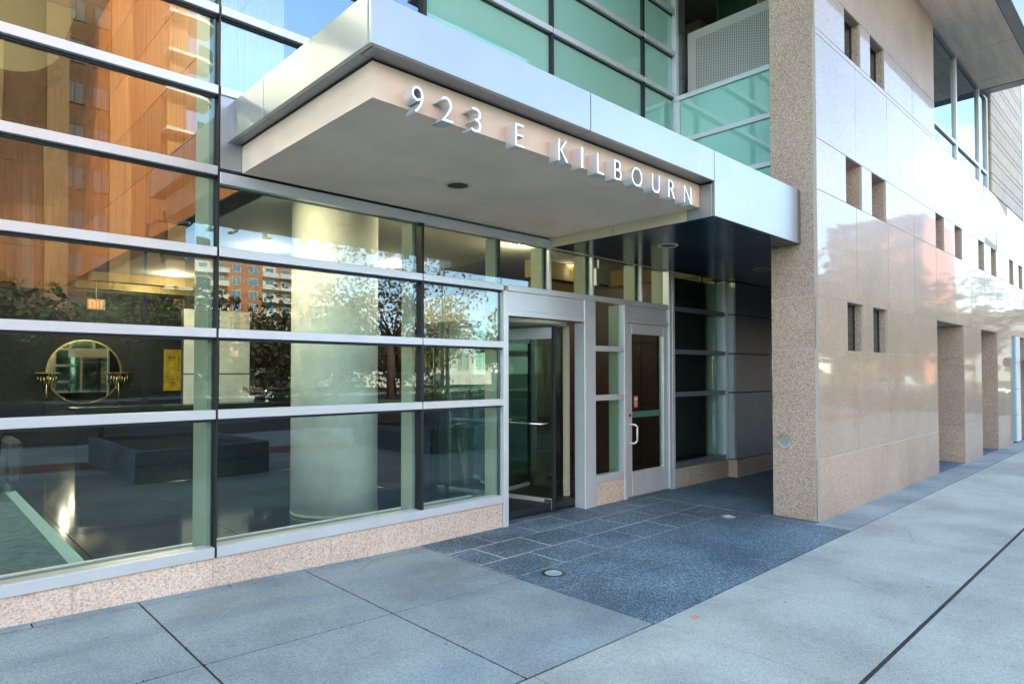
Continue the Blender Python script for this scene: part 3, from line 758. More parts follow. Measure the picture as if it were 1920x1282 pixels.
# cast letters standing on the lower edge of the face
YL = -2.10
def glyph(ch, xa, xb, za, zb):
    cu = bpy.data.curves.new('glyph', 'FONT'); cu.body = ch; cu.size = 1.0; cu.resolution_u = 5; cu.offset = -0.017
    tmp = bpy.data.objects.new('glyph_tmp', cu); col.objects.link(tmp)
    bpy.context.view_layer.update()
    me0 = bpy.data.meshes.new_from_object(tmp.evaluated_get(bpy.context.evaluated_depsgraph_get()))
    bpy.data.objects.remove(tmp)
    import bmesh
    bm = bmesh.new(); bm.from_mesh(me0)
    bmesh.ops.remove_doubles(bm, verts=bm.verts, dist=1e-5)
    xs_ = [v.co.x for v in bm.verts]; ys_ = [v.co.y for v in bm.verts]
    ux0, ux1, uy0, uy1 = min(xs_), max(xs_), min(ys_), max(ys_)
    for v in bm.verts:
        v.co = Vector((xa + (v.co.x-ux0)/(ux1-ux0)*(xb-xa), YL, za + (v.co.y-uy0)/(uy1-uy0)*(zb-za)))
    bm.normal_update()
    for f_ in bm.faces:
        if f_.normal.y > 0: f_.normal_flip()
    ex = bmesh.ops.extrude_face_region(bm, geom=list(bm.faces), use_keep_orig=True)
    for v in ex['geom']:
        if isinstance(v, bmesh.types.BMVert): v.co.y = YL + 0.099
    bmesh.ops.recalc_face_normals(bm, faces=bm.faces)
    me = bpy.data.meshes.new('letter')
    for f_ in bm.faces: f_.smooth = False
    bm.to_mesh(me); bm.free(); me.materials.append(M['letter'])
    o = link('letter', me, can); o['label'] = 'metal character %s of the street address' % ch
    return o
for ch, xa, xb in (('9', 2.160, 2.242), ('2', 2.378, 2.468), ('3', 2.618, 2.698), ('E', 3.005, 3.085), ('K', 3.44, 3.54), ('I', 3.690, 3.713),
                   ('L', 3.880, 3.960), ('B', 4.10, 4.19), ('O', 4.33, 4.475), ('U', 4.62, 4.735), ('R', 4.87, 4.97), ('N', 5.125, 5.245)):
    glyph(ch, xa, xb, 3.142, 3.298)

# ================================================================== RETURN WALL ABOVE THE CANOPY
rw = box('return_wall', M['dark'], B, 8.30, 8.36, -1.81, -0.075, 3.1, 5.60)
XW = 8.205
for z in (4.33, 4.965, 5.60): bbox('transom', M['alu'], rw, XW-0.03, 8.30, -1.81, -0.075, z-0.035, z+0.035, c=0.003)
for z0, z1 in ((3.72, 4.29), (4.365, 4.93), (5.0, 5.565)):
    box('window_pane', M['glass_frost'], rw, XW, XW+0.012, -1.81, -0.17, z0, z1)
bbox('end_post', M['alu'], rw, XW-0.03, 8.30, -0.165, -0.085, 3.72, 5.562, c=0.003)
# upper, set-back balcony front
box('metal_plate', M['alu_grey'], rw, 8.335, 8.62, 0.0, 0.03, 5.64, 6.05)
box('metal_plate', M['alu_grey'], rw, 8.335, 8.62, 0.0, 0.03, 6.06, 6.75)
box('metal_plate', M['alu_grey'], rw, 8.335, 8.62, 0.0, 0.03, 6.76, 7.9)
box('ledge', M['alu'], rw, 8.30, 9.6, -1.80, -0.03, 5.64, 5.66)
bal = bbox('balcony_front', M['perf'], B, 8.60, 8.64, -1.80, -0.055, 5.70, 6.74, c=0.004)
holes = MB()
ny, nzz = 58, 34
for i in range(ny):
    for j in range(nzz):
        y_ = -1.78 + i*(1.60/ny); z_ = 5.83 + j*(0.78/nzz) + (0.5*0.78/nzz if i % 2 else 0)
        b_ = len(holes.v)
        for q in range(6):
            t = _m.pi/3*q; holes.v.append((8.5975, y_ + 0.0082*_m.cos(t), z_ + 0.0082*_m.sin(t)))
        holes.f.append(tuple(range(b_, b_+6))); holes.smooth.append(False)
tag(holes.build('perforations', M['dark'], bal), kind='stuff')
# recessed wall behind the balcony
bk = box('balcony_back_wall', M['beige_panel'], B, 9.60, 9.70, -1.8, 0.0, 5.66, 8.0)
for z0, z1 in ((5.7, 6.9), (6.91, 7.9)):
    for y0, y1 in ((-1.8, -1.15), (-1.14, -0.75)):
        bbox('wall_panel', M['beige_panel'], bk, 9.57, 9.60, y0, y1-0.01, z0, z1, c=0.002)
box('window_pane', M['glass_up'], bk, 9.58, 9.592, -0.70, -0.02, 5.7, 7.9)
bbox('window_frame', M['alu'], bk, 9.55, 9.60, -0.74, -0.70, 5.7, 7.9, c=0.003)
box('curtain', M['fin'], bk, 9.64, 9.66, -0.5, -0.25, 5.7, 7.9)

# ================================================================== GRANITE WALL
YG = -2.33; XP = 7.545
gw_core = MB(); gw_mort = MB()
GW = None
cells = []     # (x0,x1,z0,z1)
J = [7.55, 8.83, 10.08, 11.33, 12.58, 13.85, 15.10, 16.35, 17.60, 18.85, 20.1, 21.35, 22.6, 23.85]
WIN_UP = [(12.58, 13.12), (13.86, 14.40), (15.76, 16.30), (16.97, 17.52), (19.0, 19.55), (20.2, 20.75)]
def row(z0, z1, xs, skip=()):
    for a, b in zip(xs[:-1], xs[1:]):
        if any(abs(a-s[0]) < 0.01 and abs(b-s[1]) < 0.01 for s in skip): continue
        if b - a > 0.02: cells.append((a, b, z0, z1))
OPEN = [(12.58, 14.45), (15.90, 17.50), (19.15, 21.0)]
row(-0.25, 0.62, [7.55, 9.37, 10.9, 12.58, 14.45, 15.90, 17.5, 19.15, 21.0, 22.6, 24], OPEN)
row(0.62, 1.87, [7.55, 8.83, 10.08, 11.33, 12.58, 14.45, 15.2, 15.90, 17.5, 18.3, 19.15, 21.0, 22.6, 24], OPEN)
W1 = [(8.475, 9.035), (9.42, 10.00)]
row(1.87, 2.475, [7.55, 8.475, 9.035, 9.42, 10.0, 11.33, 12.58, 14.45, 15.90, 17.5, 19.15, 21.0, 22.6, 24], W1 + OPEN)
row(2.475, 3.70, J)
xs37 = sorted([7.55, 11.33, 24] + [v for w in W1 + WIN_UP for v in w] + [18.3])
row(3.70, 4.29, xs37, W1 + WIN_UP)
row(4.29, 5.50, J)
W3 = W1
row(5.50, 5.565, [7.55, 8.83, 10.08, 11.33, 12.58])
row(5.565, 6.15, [7.55, 8.475, 9.035, 9.42, 10.0, 11.33, 12.58], W3)
row(6.15, 7.56, [7.55, 8.83, 10.08, 11.33, 12.58])
for a, b, z0, z1 in cells:
    gw_core.box(a, b, -2.30, -1.80, z0, z1)
    gw_mort.box(a, b, YG+0.004, -2.3005, z0, z1)
core = gw_core.build('granite_wall', M['granite_rough'], B)
gw_mort.build('mortar_bed', M['mortar'], core)
rr = random.Random(11)
for a, b, z0, z1 in cells:
    mb = MB().bbox(a+0.0035, b-0.0035, YG, YG+0.028, z0+0.0035, z1-0.0035, c=0.0015)
    # real panels are never perfectly flush
    tx, tz = rr.gauss(0, 0.0010), rr.gauss(0, 0.0012)
    if a > 14: tx *= 2.2; tz *= 3.0
    cx_, cz_ = (a+b)/2, (z0+z1)/2
    mb.v = [(x, y + tx*(x-cx_) + tz*(z-cz_), z) for x, y, z in mb.v]
    mb.build('granite_panel', M['granite_honed' if z1 < 0.7 else 'granite_face'], core)
# side face of the pier (flamed finish) and jambs
for z0, z1, yA, yB in ((-0.25, 0.62, -2.285, -1.835), (0.62, 1.87, -2.30, -1.80), (1.87, 2.475, -2.285, -1.835), (2.475, 3.70, -2.30, -1.80), (3.70, 4.29, -2.30, -1.80), (4.29, 5.60, -2.30, -1.80), (5.60, 7.56, -2.29, -1.82)):
    bbox('side_panel', M['granite_rough'], core, XP-0.010, XP+0.004, yA+0.003, yB-0.003, z0+0.005, z1-0.005, c=0.001)
    if yA > -2.295:
        bbox('side_strip', M['granite_rough'], core, XP-0.010, XP+0.004, -2.302, yA-0.004, z0+0.0025, z1-0.0025, c=0.001)
        bbox('side_strip', M['granite_rough'], core, XP-0.010, XP+0.004, yB+0.004, -1.80, z0+0.0025, z1-0.0025, c=0.001)
MB().box(XP-0.006, XP+0.003, -2.302, -1.80, -0.25, 7.56).build('mortar_bed', M['mortar'], core)
for xj in (14.45, 17.5, 21.0):
    for z0, z1 in ((-0.25, 0.62), (0.62, 1.87), (1.87, 2.475)):
        bbox('jamb_panel', M['granite_rough'], core, xj-0.012, xj-0.001, -2.325, -1.81, z0+0.003, z1-0.003, c=0.0015)
# small windows in the openings
for (a, b) in W1:
    for z0, z1 in ((1.87, 2.475), (3.70, 4.29), (5.565, 6.15)):
        if z0 == 3.70: continue
        w_ = MB().box(a, b, -2.225, -2.20, z0, z0+0.02).box(a, b, -2.225, -2.20, z1-0.02, z1).box(a, a+0.02, -2.225, -2.20, z0+.02, z1-.02).box(b-0.02, b, -2.225, -2.20, z0+.02, z1-.02).build('small_window', M['dark'], core)
        box('small_window_pane', M['glass_plain'], core, a+0.02, b-0.02, -2.215, -2.208, z0+0.02, z1-0.02)
# fire department cap
cp = MB().cyl((XP-0.035, -1.945, 0.805), (XP, -1.945, 0.805), 0.078, n=36)
cp = cp.build('wall_cap', M['steel'], core)
MB().ring((XP-0.037, -1.945, 0.805), 'x', 0.066, 0.078, 0.003, n=36).build('wall_cap_rim', M['chrome'], core)

# ---- upper floor to the right: windows, overhang, ribbed masonry
up = box('upper_floor', M['dark'], B, 12.6, 17.25, -1.7, -1.6, 5.5, 7.56)
for xx0, xx1, in ((12.72, 14.26), (14.34, 16.18), (16.26, 16.95)):
    for z0, z1 in ((5.53, 5.86), (5.92, 7.50)):
        box('window_pane', M['glass_plain'], up, xx0, xx1, -2.26, -2.248, z0, z1)
bbox('window_frame', M['alu'], up, 12.64, 12.72, -2.30, -2.2, 5.5, 7.55, c=0.003)
for xx in (14.26, 16.18): bbox('window_frame', M['alu'], up, xx, xx+0.08, -2.30, -2.2, 5.5, 7.55, c=0.003)
bbox('window_frame', M['alu'], up, 16.95, 17.05, -2.30, -2.2, 5.5, 7.55, c=0.003)
for a, b in ((12.72, 14.26), (14.34, 16.18), (16.26, 16.95)):
    bbox('window_rail', M['alu'], up, a, b, -2.295, -2.2, 5.86, 5.92, c=0.003)
    bbox('window_rail', M['alu'], up, a, b, -2.295, -2.2, 5.50, 5.53, c=0.003)
    bbox('window_rail', M['alu_grey'], up, a, b, -2.295, -2.2, 7.50, 7.55, c=0.003)
# overhang
ov = box('overhang', M['body_mass'], B, 5.85, 16.75, -3.19, -2.34, 7.62, 9.4)
sx = [5.85, 7.9, 9.5, 11.1, 12.75, 14.35, 15.95, 16.48]
for a, b in zip(sx[:-1], sx[1:]):
    bbox('soffit_panel', M['soffit_conc'], ov, a+0.006, b-0.006, -3.18, -1.75, 7.56, 7.60, c=0.003)
bbox('soffit_edge', M['alu_grey'], ov, 5.85, 16.80, -3.36, -3.19, 7.555, 9.4, c=0.004)
bbox('soffit_edge', M['alu_grey'], ov, 16.49, 16.80, -3.186, -1.75, 7.55, 7.62, c=0.004)
# ribbed masonry block
rbm = box('masonry_block', M['mortar'], B, 17.15, 21.0, -2.31, -0.5, 5.505, 12.0)
z_ = 5.51; i = 0
while z_ < 11.5:
    h = 0.30 if i % 2 == 0 else 0.13
    bbox('masonry_course', M['clap'], rbm, 17.145, 20.9, -2.345, -2.311, z_, z_+h-0.012, c=0.008)
    bbox('block', M['block'], rbm, 17.11, 17.144, -2.335, -1.9, z_, z_+h-0.012, c=0.005)
    z_ += h; i += 1
box('window_pane', M['glass_plain'], rbm, 21.0, 24.0, -2.2, -2.19, 5.5, 12.0)
bbox('window_frame', M['dark'], rbm, 20.95, 21.02, -2.34, -2.2, 5.5, 12.0)

# ---- masses that carry the floors above (they cast the shade the street lies in)
box('roof_slab', M['body_mass'], B, -12, 8.25, 0.35, 22, 8.02, 30)
box('upper_storeys', M['body_mass'], B, 8.66, 24, 0.0, 20, 7.62, 16)
box('shade_block', M['body_mass'], B, 24, 75, 4.0, 22, -0.3, 20)  # unseen block added to shade more of the street
box('upper_wall', M['body_mass'], B, 5.85, 16.75, -2.33, 0.0, 7.63, 16)
box('back_wall', M['body_mass'], B, -12, 24, 13.2, 13.5, -0.3, 8.0)
box('back_block', M['body_mass'], B, 9.75, 24, 0.4, 11.9, -0.3, 7.6)
box('floor_slab', M['body_mass'], B, 8.36, 24, -1.79, 0.0, 3.11, 5.45)
box('side_wall', M['body_mass'], B, -9.3, -9.0, 0.0, 12.0, -0.3, 8.0)
# ================================================================== THE LOBBY
HC = 3.50; XWD = 2.50; YB = 12.40
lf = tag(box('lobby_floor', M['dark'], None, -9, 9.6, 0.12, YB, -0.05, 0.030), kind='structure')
tile = MB().bbox(0.002, 1.198, 0.002, 1.198, 0.030, 0.040, c=0.002).mesh('floor_tile', M['lobby_floor'])
for i in range(11):
    for j in range(10):
        x = -3.6 + i*1.2; y = 0.13 + j*1.2
        if x + 1.2 > 9.7: continue
        if x < 6.8 and x > 4.4 and y < 1.2: continue
        link('floor_tile', tile, lf, (x, y, 0))
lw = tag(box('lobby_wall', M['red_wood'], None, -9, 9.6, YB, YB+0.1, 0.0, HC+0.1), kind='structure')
for i in range(10):
    a = 5.3 + i*0.43
    if a < 9.5: bbox('wall_panel', M['red_wood'], lw, a, a+0.42, YB-0.03, YB-0.001, 0.04, 3.1, c=0.003)
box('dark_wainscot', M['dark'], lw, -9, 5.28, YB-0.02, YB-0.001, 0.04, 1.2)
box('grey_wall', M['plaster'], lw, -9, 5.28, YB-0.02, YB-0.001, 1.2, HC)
sw = tag(box('lobby_side_wall', M['ochre'], None, 9.6, 9.7, 0.12, YB, 0.0, HC+0.1), kind='structure')
for i in range(10):
    for z0, z1 in ((0.04, 1.05), (1.06, 2.12), (2.13, 3.2)):
        bbox('wall_panel', M['red_wood'], sw, 9.565, 9.599, 0.3+i*1.2, 1.49+i*1.2, z0, z1, c=0.003)
lc = tag(box('lobby_ceiling', M['ceiling'], None, XWD+0.02, 9.6, 0.10, YB, HC, HC+0.1), kind='structure')
box('ceiling_beam', M['ochre'], lc, XWD+0.05, 9.6, 10.2, 10.5, HC-0.16, HC-0.001)  # ochre on these two puts orange cove light streaks into the colour
box('ceiling_beam', M['ochre'], lc, XWD+0.05, 9.6, 8.75, 9.0, HC-0.16, HC-0.001)
box('ceiling_beam', M['ochre'], lc, 7.6, 9.6, 2.2, 2.45, HC-0.3, HC-0.001)
box('atrium_ceiling', M['ceiling'], lc, -9, XWD+0.4, 0.35, 13, 7.95, 8.0)
# wood lined atrium front: flat panels, a rounded corner, then the far wall
ww = tag(box('wood_wall', M['dark'], None, XWD+0.03, XWD+0.30, 0.42, YB-0.7, HC-0.0, 7.95), kind='structure')
zs = [HC-0.02, 4.42, 5.34, 6.26, 7.18, 7.94]
ys = [0.42, 1.55, 2.68, 3.81, 4.94, 6.07, 7.2, 8.33, 9.46, 10.59, YB-0.7]
for z0, z1 in zip(zs[:-1], zs[1:]):
    for y0, y1 in zip(ys[:-1], ys[1:]):
        bbox('wood_panel', M['wood'], ww, XWD, XWD+0.025, y0+0.003, y1-0.003, z0+0.004, z1-0.004, c=0.002)
    mb = MB(); n = 10; cx_, cy_ = XWD-0.7, YB-0.7
    for i in range(n):
        t0, t1 = math.pi/2*i/n, math.pi/2*(i+1)/n
        p = [(cx_+0.7*math.cos(t), cy_+0.7*math.sin(t)) for t in (t0, t1)] + [(cx_+0.73*math.cos(t), cy_+0.73*math.sin(t)) for t in (t1, t0)]
        mb.prism(p, 'z', z0+0.004, z1-0.004)
    mb.build('curved_wood_panel', M['wood'], ww)
    for k_ in range(8):
        x1 = XWD - 0.7 - k_*1.15
        bbox('wood_panel', M['wood'], ww, x1-1.147, x1-0.003, YB, YB+0.025, z0+0.004, z1-0.004, c=0.002)
# rounded olive bulkhead hanging in the atrium
ob = MB(); pts = [(-3.5, 6.55), (1.15, 6.55)] + [(1.15 + 0.85*math.sin(t), 7.4 - 0.85*math.cos(t)) for t in [R(a) for a in range(10, 91, 10)]] + [(2.15, 7.9), (-3.5, 7.9)]
ob.prism([(x, z) for x, z in pts], 'y', 8.0, 11.0)
tag(ob.build('atrium_bulkhead', M['olive']), kind='structure')

colm = empty('lobby_column', (3.62, 1.53, 0.04), 'thick round cream column standing inside the glass left of the revolving door', 'column')
MB().cyl((3.62, 1.53, 0.04), (3.62, 1.53, HC), 0.480, n=72).build('shaft', M['col_plaster'], colm)
MB().cyl((3.62, 1.53, 0.035), (3.62, 1.53, 0.07), 0.486, n=64).build('base', M['fin'], colm)

def downlight(x, y, z, lum=34, lab=None, grp='lit ceiling lamps of the lobby'):
    e = empty('ceiling_lamp', (x, y, z), lab, 'ceiling lamp', grp)
    MB().ring((x, y, z-0.02), 'z', 0.085, 0.115, 0.02, n=24).build('lamp_trim', M['white'], e)
    MB().cyl((x, y, z-0.012), (x, y, z-0.003), 0.085, n=24).build('lamp_lens', M['lamp'], e)
    ld = bpy.data.lights.new('lamp_light', 'POINT'); ld.shadow_soft_size = 0.08; ld.energy = lum; ld.color = (1.0, 0.86, 0.68)
    lo = bpy.data.objects.new('lamp_light', ld); col.objects.link(lo); lo.parent = e; lo.location = (0, 0, -0.14)
    return e
downlight(3.77, 9.65, HC, 6, 'lit round ceiling lamp deep in the lobby, middle of the row behind the desk')
downlight(3.77, 8.15, HC, 6, 'lit round ceiling lamp deep in the lobby, brightest and nearest of the row')
downlight(3.62, 11.32, HC, 6, 'lit round ceiling lamp farthest back in the lobby, dim beside the exit sign')
downlight(6.22, 4.36, HC, 6, 'lit round ceiling lamp seen in the clerestory right of the cream column')
downlight(8.48, 2.24, HC, 6, 'lit round ceiling lamp seen above the revolving door')
downlight(6.65, 1.5, HC, 6, 'round ceiling lamp added behind the clerestory to light the door bay')  # added lamp, brightens the mullions of the door bay from inside
downlight(3.98, 4.36, HC, 6, 'lit round ceiling lamp seen left of the cream column')
downlight(2.75, 0.95, HC, 2.2, 'lit round ceiling lamp close behind the glass left of the cream column')
downlight(4.75, 1.0, HC, 2.2, 'lit round ceiling lamp close behind the glass right of the cream column')
for i, (x, y) in enumerate(((-1.0, 3.4), (-1.0, 7.2), (-4.0, 4.0), (-1.6, 10.0))):  # out-of-frame lamps added to light the wood wall
    e = downlight(x, y, 7.93, (60, 60, 60, 60)[i], 'unseen ceiling lamp added high in the hall to light its wood walls, %s' % ('nearest the glass', 'in the middle', 'far to the left', 'at the back')[i])

# exit signs
def exit_sign(name, x0, x1, y, z0, z1, lab, lit=True):
    e = empty(name, ((x0+x1)/2, y, z1), lab, 'exit sign')
    bbox('case', M['exit_body'] if lit else M['white'], e, x0, x1, y, y+0.06, z0, z1, c=0.004)
    if lit:
        w = (x1-x0)*0.78/4; h = (z1-z0)*0.66; zc = (z0+z1)/2; t = h*0.16
        for i, ch in enumerate('EXIT'):
            a = x0 + (x1-x0)*0.10 + i*w*1.02; b = a + w*0.8; lo, hi = zc-h/2, zc+h/2
            mb = MB(); f0, f1 = y-0.006, y-0.001
            def bar(p, q, th=t):
                d = Vector((q[0]-p[0], q[1]-p[1])); nn = Vector((-d.y, d.x)).normalized()*th/2
                mb.prism([(p[0]+nn.x, p[1]+nn.y), (p[0]-nn.x, p[1]-nn.y), (q[0]-nn.x, q[1]-nn.y), (q[0]+nn.x, q[1]+nn.y)], 'y', f0, f1)
            if ch == 'E':
                mb.box(a, a+t, f0, f1, lo, hi)
                for zz in (lo, zc-t/2, hi-t): mb.box(a+t, b, f0, f1, zz, zz+t)
            elif ch == 'X':
                bar((a+t/2, lo), (b-t/2, hi)); mb2 = len(mb.v); bar((a+t/2, hi), (b-t/2, lo))
                mb.v[mb2:] = [(v[0], v[1]-0.0008, v[2]) for v in mb.v[mb2:]]
            elif ch == 'I': mb.box((a+b)/2-t/2, (a+b)/2+t/2, f0, f1, lo, hi)
            else:
                mb.box(a, b, f0, f1, hi-t, hi); mb.box((a+b)/2-t/2, (a+b)/2+t/2, f0, f1, lo, hi-t)
            mb.build('letter', M['exit_red'], e)
    MB().cyl(((x0+x1)/2, y+0.03, z1), ((x0+x1)/2, y+0.03, HC), 0.012, n=8).build('stem', M['exit_body'], e)
    return e
exit_sign('exit_sign', 2.71, 3.02, 10.0, 2.89, 3.11, 'small lit red exit sign hanging under the lobby ceiling')
es = empty('speaker_box', (8.95, 1.2, 3.2), 'pale boxed unit hanging from the ceiling above the door bay', 'ceiling unit')
bbox('case', M['white'], es, 7.95, 8.32, 1.20, 1.42, 2.98, 3.26, c=0.012)
bbox('underside_slot', M['dark'], es, 8.02, 8.25, 1.194, 1.30, 2.984, 3.01, c=0.002)
MB().cyl((8.13, 1.3, 3.26), (8.13, 1.3, HC), 0.02, n=8).build('stem', M['white'], es)

# round mirror, two brass sconces, yellow picture, panelled screen, desk with flowers
mr_ = empty('round_mirror', (3.10, YB-0.05, 1.64), 'large round mirror on the far lobby wall between two brass wall lamps', 'mirror')
MB().cyl((3.10, YB-0.05, 1.64), (3.10, YB-0.03, 1.64), 0.71, n=64).build('glass', M['mirror'], mr_)
MB().ring((3.10, YB-0.065, 1.64), 'y', 0.71, 0.745, 0.04, n=64).build('frame', M['brass'], mr_)
for x0, lab in ((2.36, 'brass wall lamp of hanging tubes left of the round mirror'), (3.76, 'brass wall lamp of hanging tubes right of the round mirror')):
    s_ = empty('wall_lamp', (x0, YB-0.1, 1.2), lab, 'wall lamp', 'brass lamps beside the mirror')
    bbox('plate', M['brass'], s_, x0-0.22, x0+0.24, YB-0.30, YB-0.03, 1.60, 1.63, c=0.004)
    for i in range(7):
        xx = x0-0.16+i*0.055
        MB().cyl((xx, YB-0.2, 1.60), (xx, YB-0.2, 1.38 - 0.05*(i % 3)), 0.013, n=8).build('tube', M['brass'], s_)
    MB().cyl((x0, YB-0.16, 1.60), (x0, YB-0.16, 0.75), 0.016, n=10).build('stem', M['brass'], s_)
art = empty('picture', (4.97, YB-0.05, 1.17), 'mustard yellow abstract picture with black lines on the far lobby wall', 'picture')
bbox('canvas', M['art'], art, 4.76, 5.19, YB-0.06, YB-0.03, 1.17, 2.20, c=0.004)
rr = random.Random(5)
im = MB()
for i in range(16):
    x_ = 4.80 + rr.random()*0.3; z_ = 1.25 + rr.random()*0.8
    if i % 2: im.box(x_, x_+0.012, YB-0.064-0.0001*i, YB-0.0605, z_, z_+0.10+rr.random()*0.06)
    else: im.box(x_, x_+0.05+rr.random()*0.03, YB-0.064-0.0001*i, YB-0.0605, z_, z_+0.014)
im.build('ink_lines', M['ink'], art)
scr = empty('wall_screen', (4.9, 9.0, 0.04), 'pale panelled screen wall behind the dark desk in the lobby', 'screen')
box('backing', M['dark'], scr, 4.23, 5.55, 9.01, 9.2, 0.04, 2.92)
for x0, x1 in ((4.22, 4.86), (4.93, 5.56)):
    for z0, z1 in ((0.04, 0.72), (0.73, 1.585), (1.60, 2.94)):
        bbox('screen_panel', M['col_plaster'], scr, x0, x1, 8.98, 9.009, z0, z1-0.008, c=0.003)
dk = empty('reception_desk', (4.0, 7.2, 0.04), 'long black reception desk in the lobby with a vase of flowers on it', 'desk')
bbox('counter', M['desk'], dk, 2.0, 6.0, 6.9, 7.5, 1.00, 1.05, c=0.004)
bbox('front', M['desk'], dk, 2.1, 5.9, 6.98, 7.4, 0.04, 1.0, c=0.004)
vs_ = empty('flower_vase', (4.95, 7.1, 1.05), 'white vase of pink flowers on the black reception desk', 'vase')
MB().cyl((4.87, 7.1, 1.05), (4.87, 7.1, 1.17), 0.035, 0.055, n=14).build('vase', M['white'], vs_)
fm = MB(); rr = random.Random(2)
for i in range(26):
    a_ = rr.random()*6.28; r_ = rr.random()*0.20
    c_ = Vector((4.87 + r_*math.cos(a_), 7.1 + r_*math.sin(a_)*0.7, 1.23 + rr.random()*0.09))
    fm.cyl(c_, c_ + Vector((0.01, 0, 0.03)), 0.022, 0.012, n=6)
fm.build('blooms', M['flower'], vs_)
bw = empty('glass_bowl', (5.18, 7.1, 1.05), 'striped glass bowl beside the flower vase on the desk', 'bowl')
MB().cyl((5.18, 7.1, 1.05), (5.22, 7.1, 1.26), 0.03, 0.11, n=16).build('bowl', M['glass_plain'], bw)
MB().cyl((5.18, 7.1, 1.05), (5.18, 7.1, 1.06), 0.05, n=16).build('foot', M['chrome'], bw)
ac = empty('armchair', (0.6, 5.9, 0.04), 'dark grey lobby armchair at the edge of the rug', 'armchair')
bbox('seat', M['fabric'], ac, 0.15, 1.05, 5.45, 6.3, 0.16, 0.48, c=0.03)
bbox('backrest', M['fabric'], ac, 0.15, 1.05, 6.2, 6.42, 0.3, 1.0, c=0.05)
bbox('arm', M['fabric'], ac, 0.0, 0.16, 5.45, 6.4, 0.16, 0.72, c=0.04)
bbox('arm', M['fabric'], ac, 1.04, 1.20, 5.45, 6.4, 0.16, 0.72, c=0.04)
for x, y in ((0.1, 5.5), (1.1, 5.5), (0.1, 6.35), (1.1, 6.35)): MB().cyl((x, y, 0.04), (x, y, 0.16), 0.02, n=8).build('leg', M['desk'], ac)
rg = empty('rug', (-0.5, 3.5, 0.04), 'teal lobby rug crossed by thin orange lines', 'rug')
box('pile', M['rug'], rg, -2.6, 1.02, 1.0, 7.2, 0.041, 0.052)
rl = MB(); rr = random.Random(9)
for i in range(46):
    x_, y_ = -1.6 + rr.random()*2.4, 1.1 + rr.random()*5.0; a_ = rr.random()*3.14; L_ = 0.3 + rr.random()*0.7
    d_ = Vector((math.cos(a_), math.sin(a_)))*L_/2; n_ = Vector((-math.sin(a_), math.cos(a_)))*0.006
    if x_+abs(d_.x) > 1.0: continue
    rl.quad((x_-d_.x-n_.x, y_-d_.y-n_.y, 0.0522+i*1e-5), (x_+d_.x-n_.x, y_+d_.y-n_.y, 0.0522+i*1e-5), (x_+d_.x+n_.x, y_+d_.y+n_.y, 0.0522+i*1e-5), (x_-d_.x+n_.x, y_-d_.y+n_.y, 0.0522+i*1e-5))
tag(rl.build('woven_lines', M['rug_line'], rg), kind='stuff')
box('border', M['teal_steel'], rg, 1.02, 1.13, 1.0, 7.2, 0.041, 0.054)

# ================================================================== ON THE PAVEMENT
def ground_light(x, y, lab):
    e = empty('ground_light', (x, y, g(x)), lab, 'ground light', 'round uplights let into the dark paving')
    z = g(x) + 0.001
    MB().ring((x, y, z), 'z', 0.075, 0.105, 0.006, n=32).build('steel_ring', M['steel'], e)
    MB().cyl((x, y, z), (x, y, z+0.003), 0.075, n=32).build('lens', M['lens'], e)
M['lens'] = principled('frosted_lens', (0.42, 0.55, 0.58), 0.15, spec=0.8)
ground_light(3.995, -1.525, 'round steel uplight let into the dark paving near the pale sidewalk')
ground_light(7.02, -1.50, 'round steel uplight let into the dark paving at the granite pier')
sp = MB().cyl((3.995, -2.855, g(4)), (3.995, -2.855, g(4)+0.0015), 0.028, n=14)
sp.v = [(3.995+(x-3.995)*1.2, y, z) for x, y, z in sp.v]
tag(sp.build('paint_spot', M['paint_spot']), 'small orange paint spot on the pale sidewalk', 'paint mark')
# grit lying in the open joints
gt = MB(); rr = random.Random(4)
for i in range(200):
    if i % 3 == 0: x_, y_ = rr.uniform(0.2, 3.6), -1.405
    elif i % 3 == 1: x_, y_ = rr.choice((1.25, 2.49)), rr.uniform(-2.7, -0.1)
    else: x_, y_ = rr.uniform(2, 9), -3.972
    x_ += rr.gauss(0, 0.006); y_ += rr.gauss(0, 0.006); r_ = rr.uniform(0.002, 0.005); z_ = g(x_) - 0.006
    gt.cyl((x_, y_, z_), (x_+r_*.4, y_, z_+r_*2), r_, r_*0.4, n=5)
tag(gt.build('joint_grit', M['asphalt']), kind='stuff')
# things past the end of the arcade
bp = empty('steel_post', (19.9, -2.2, -0.08), 'pale teal bolted steel post standing in the last arcade opening', 'post')
for i in range(4):
    bbox('plate', M['teal_steel'], bp, 19.35, 19.42, -2.36, -2.02, -0.05+i*0.63, 0.57+i*0.63, c=0.004)
    bbox('flange', M['white'], bp, 19.42, 19.9, -2.38, -2.36, -0.05+i*0.63, 0.57+i*0.63, c=0.003)
    for q in range(3):
        MB().cyl((19.35, -2.2, 0.05+q*0.22+i*0.63), (19.33, -2.2, 0.05+q*0.22+i*0.63), 0.022, n=8).build('bolt', M['dark'], bp)
bl = empty('warning_lamp', (20.35, -2.6, 1.85), 'orange warning lamp fixed beside the teal steel post', 'lamp')
bbox('lens', M['orange_plastic'], bl, 19.95, 20.75, -2.62, -2.45, 1.75, 1.98, c=0.03)
MB().cyl((19.95, -2.53, 1.865), (19.88, -2.53, 1.865), 0.09, n=14).build('socket', M['dark'], bl)
MB().cyl((20.3, -2.53, 1.75), (20.3, -2.53, -0.08), 0.025, n=8).build('pole', M['dark'], bl)
bb_ = empty('barrier', (22.0, -2.3, -0.08), 'blue plastic road barrier behind the teal steel post', 'barrier')
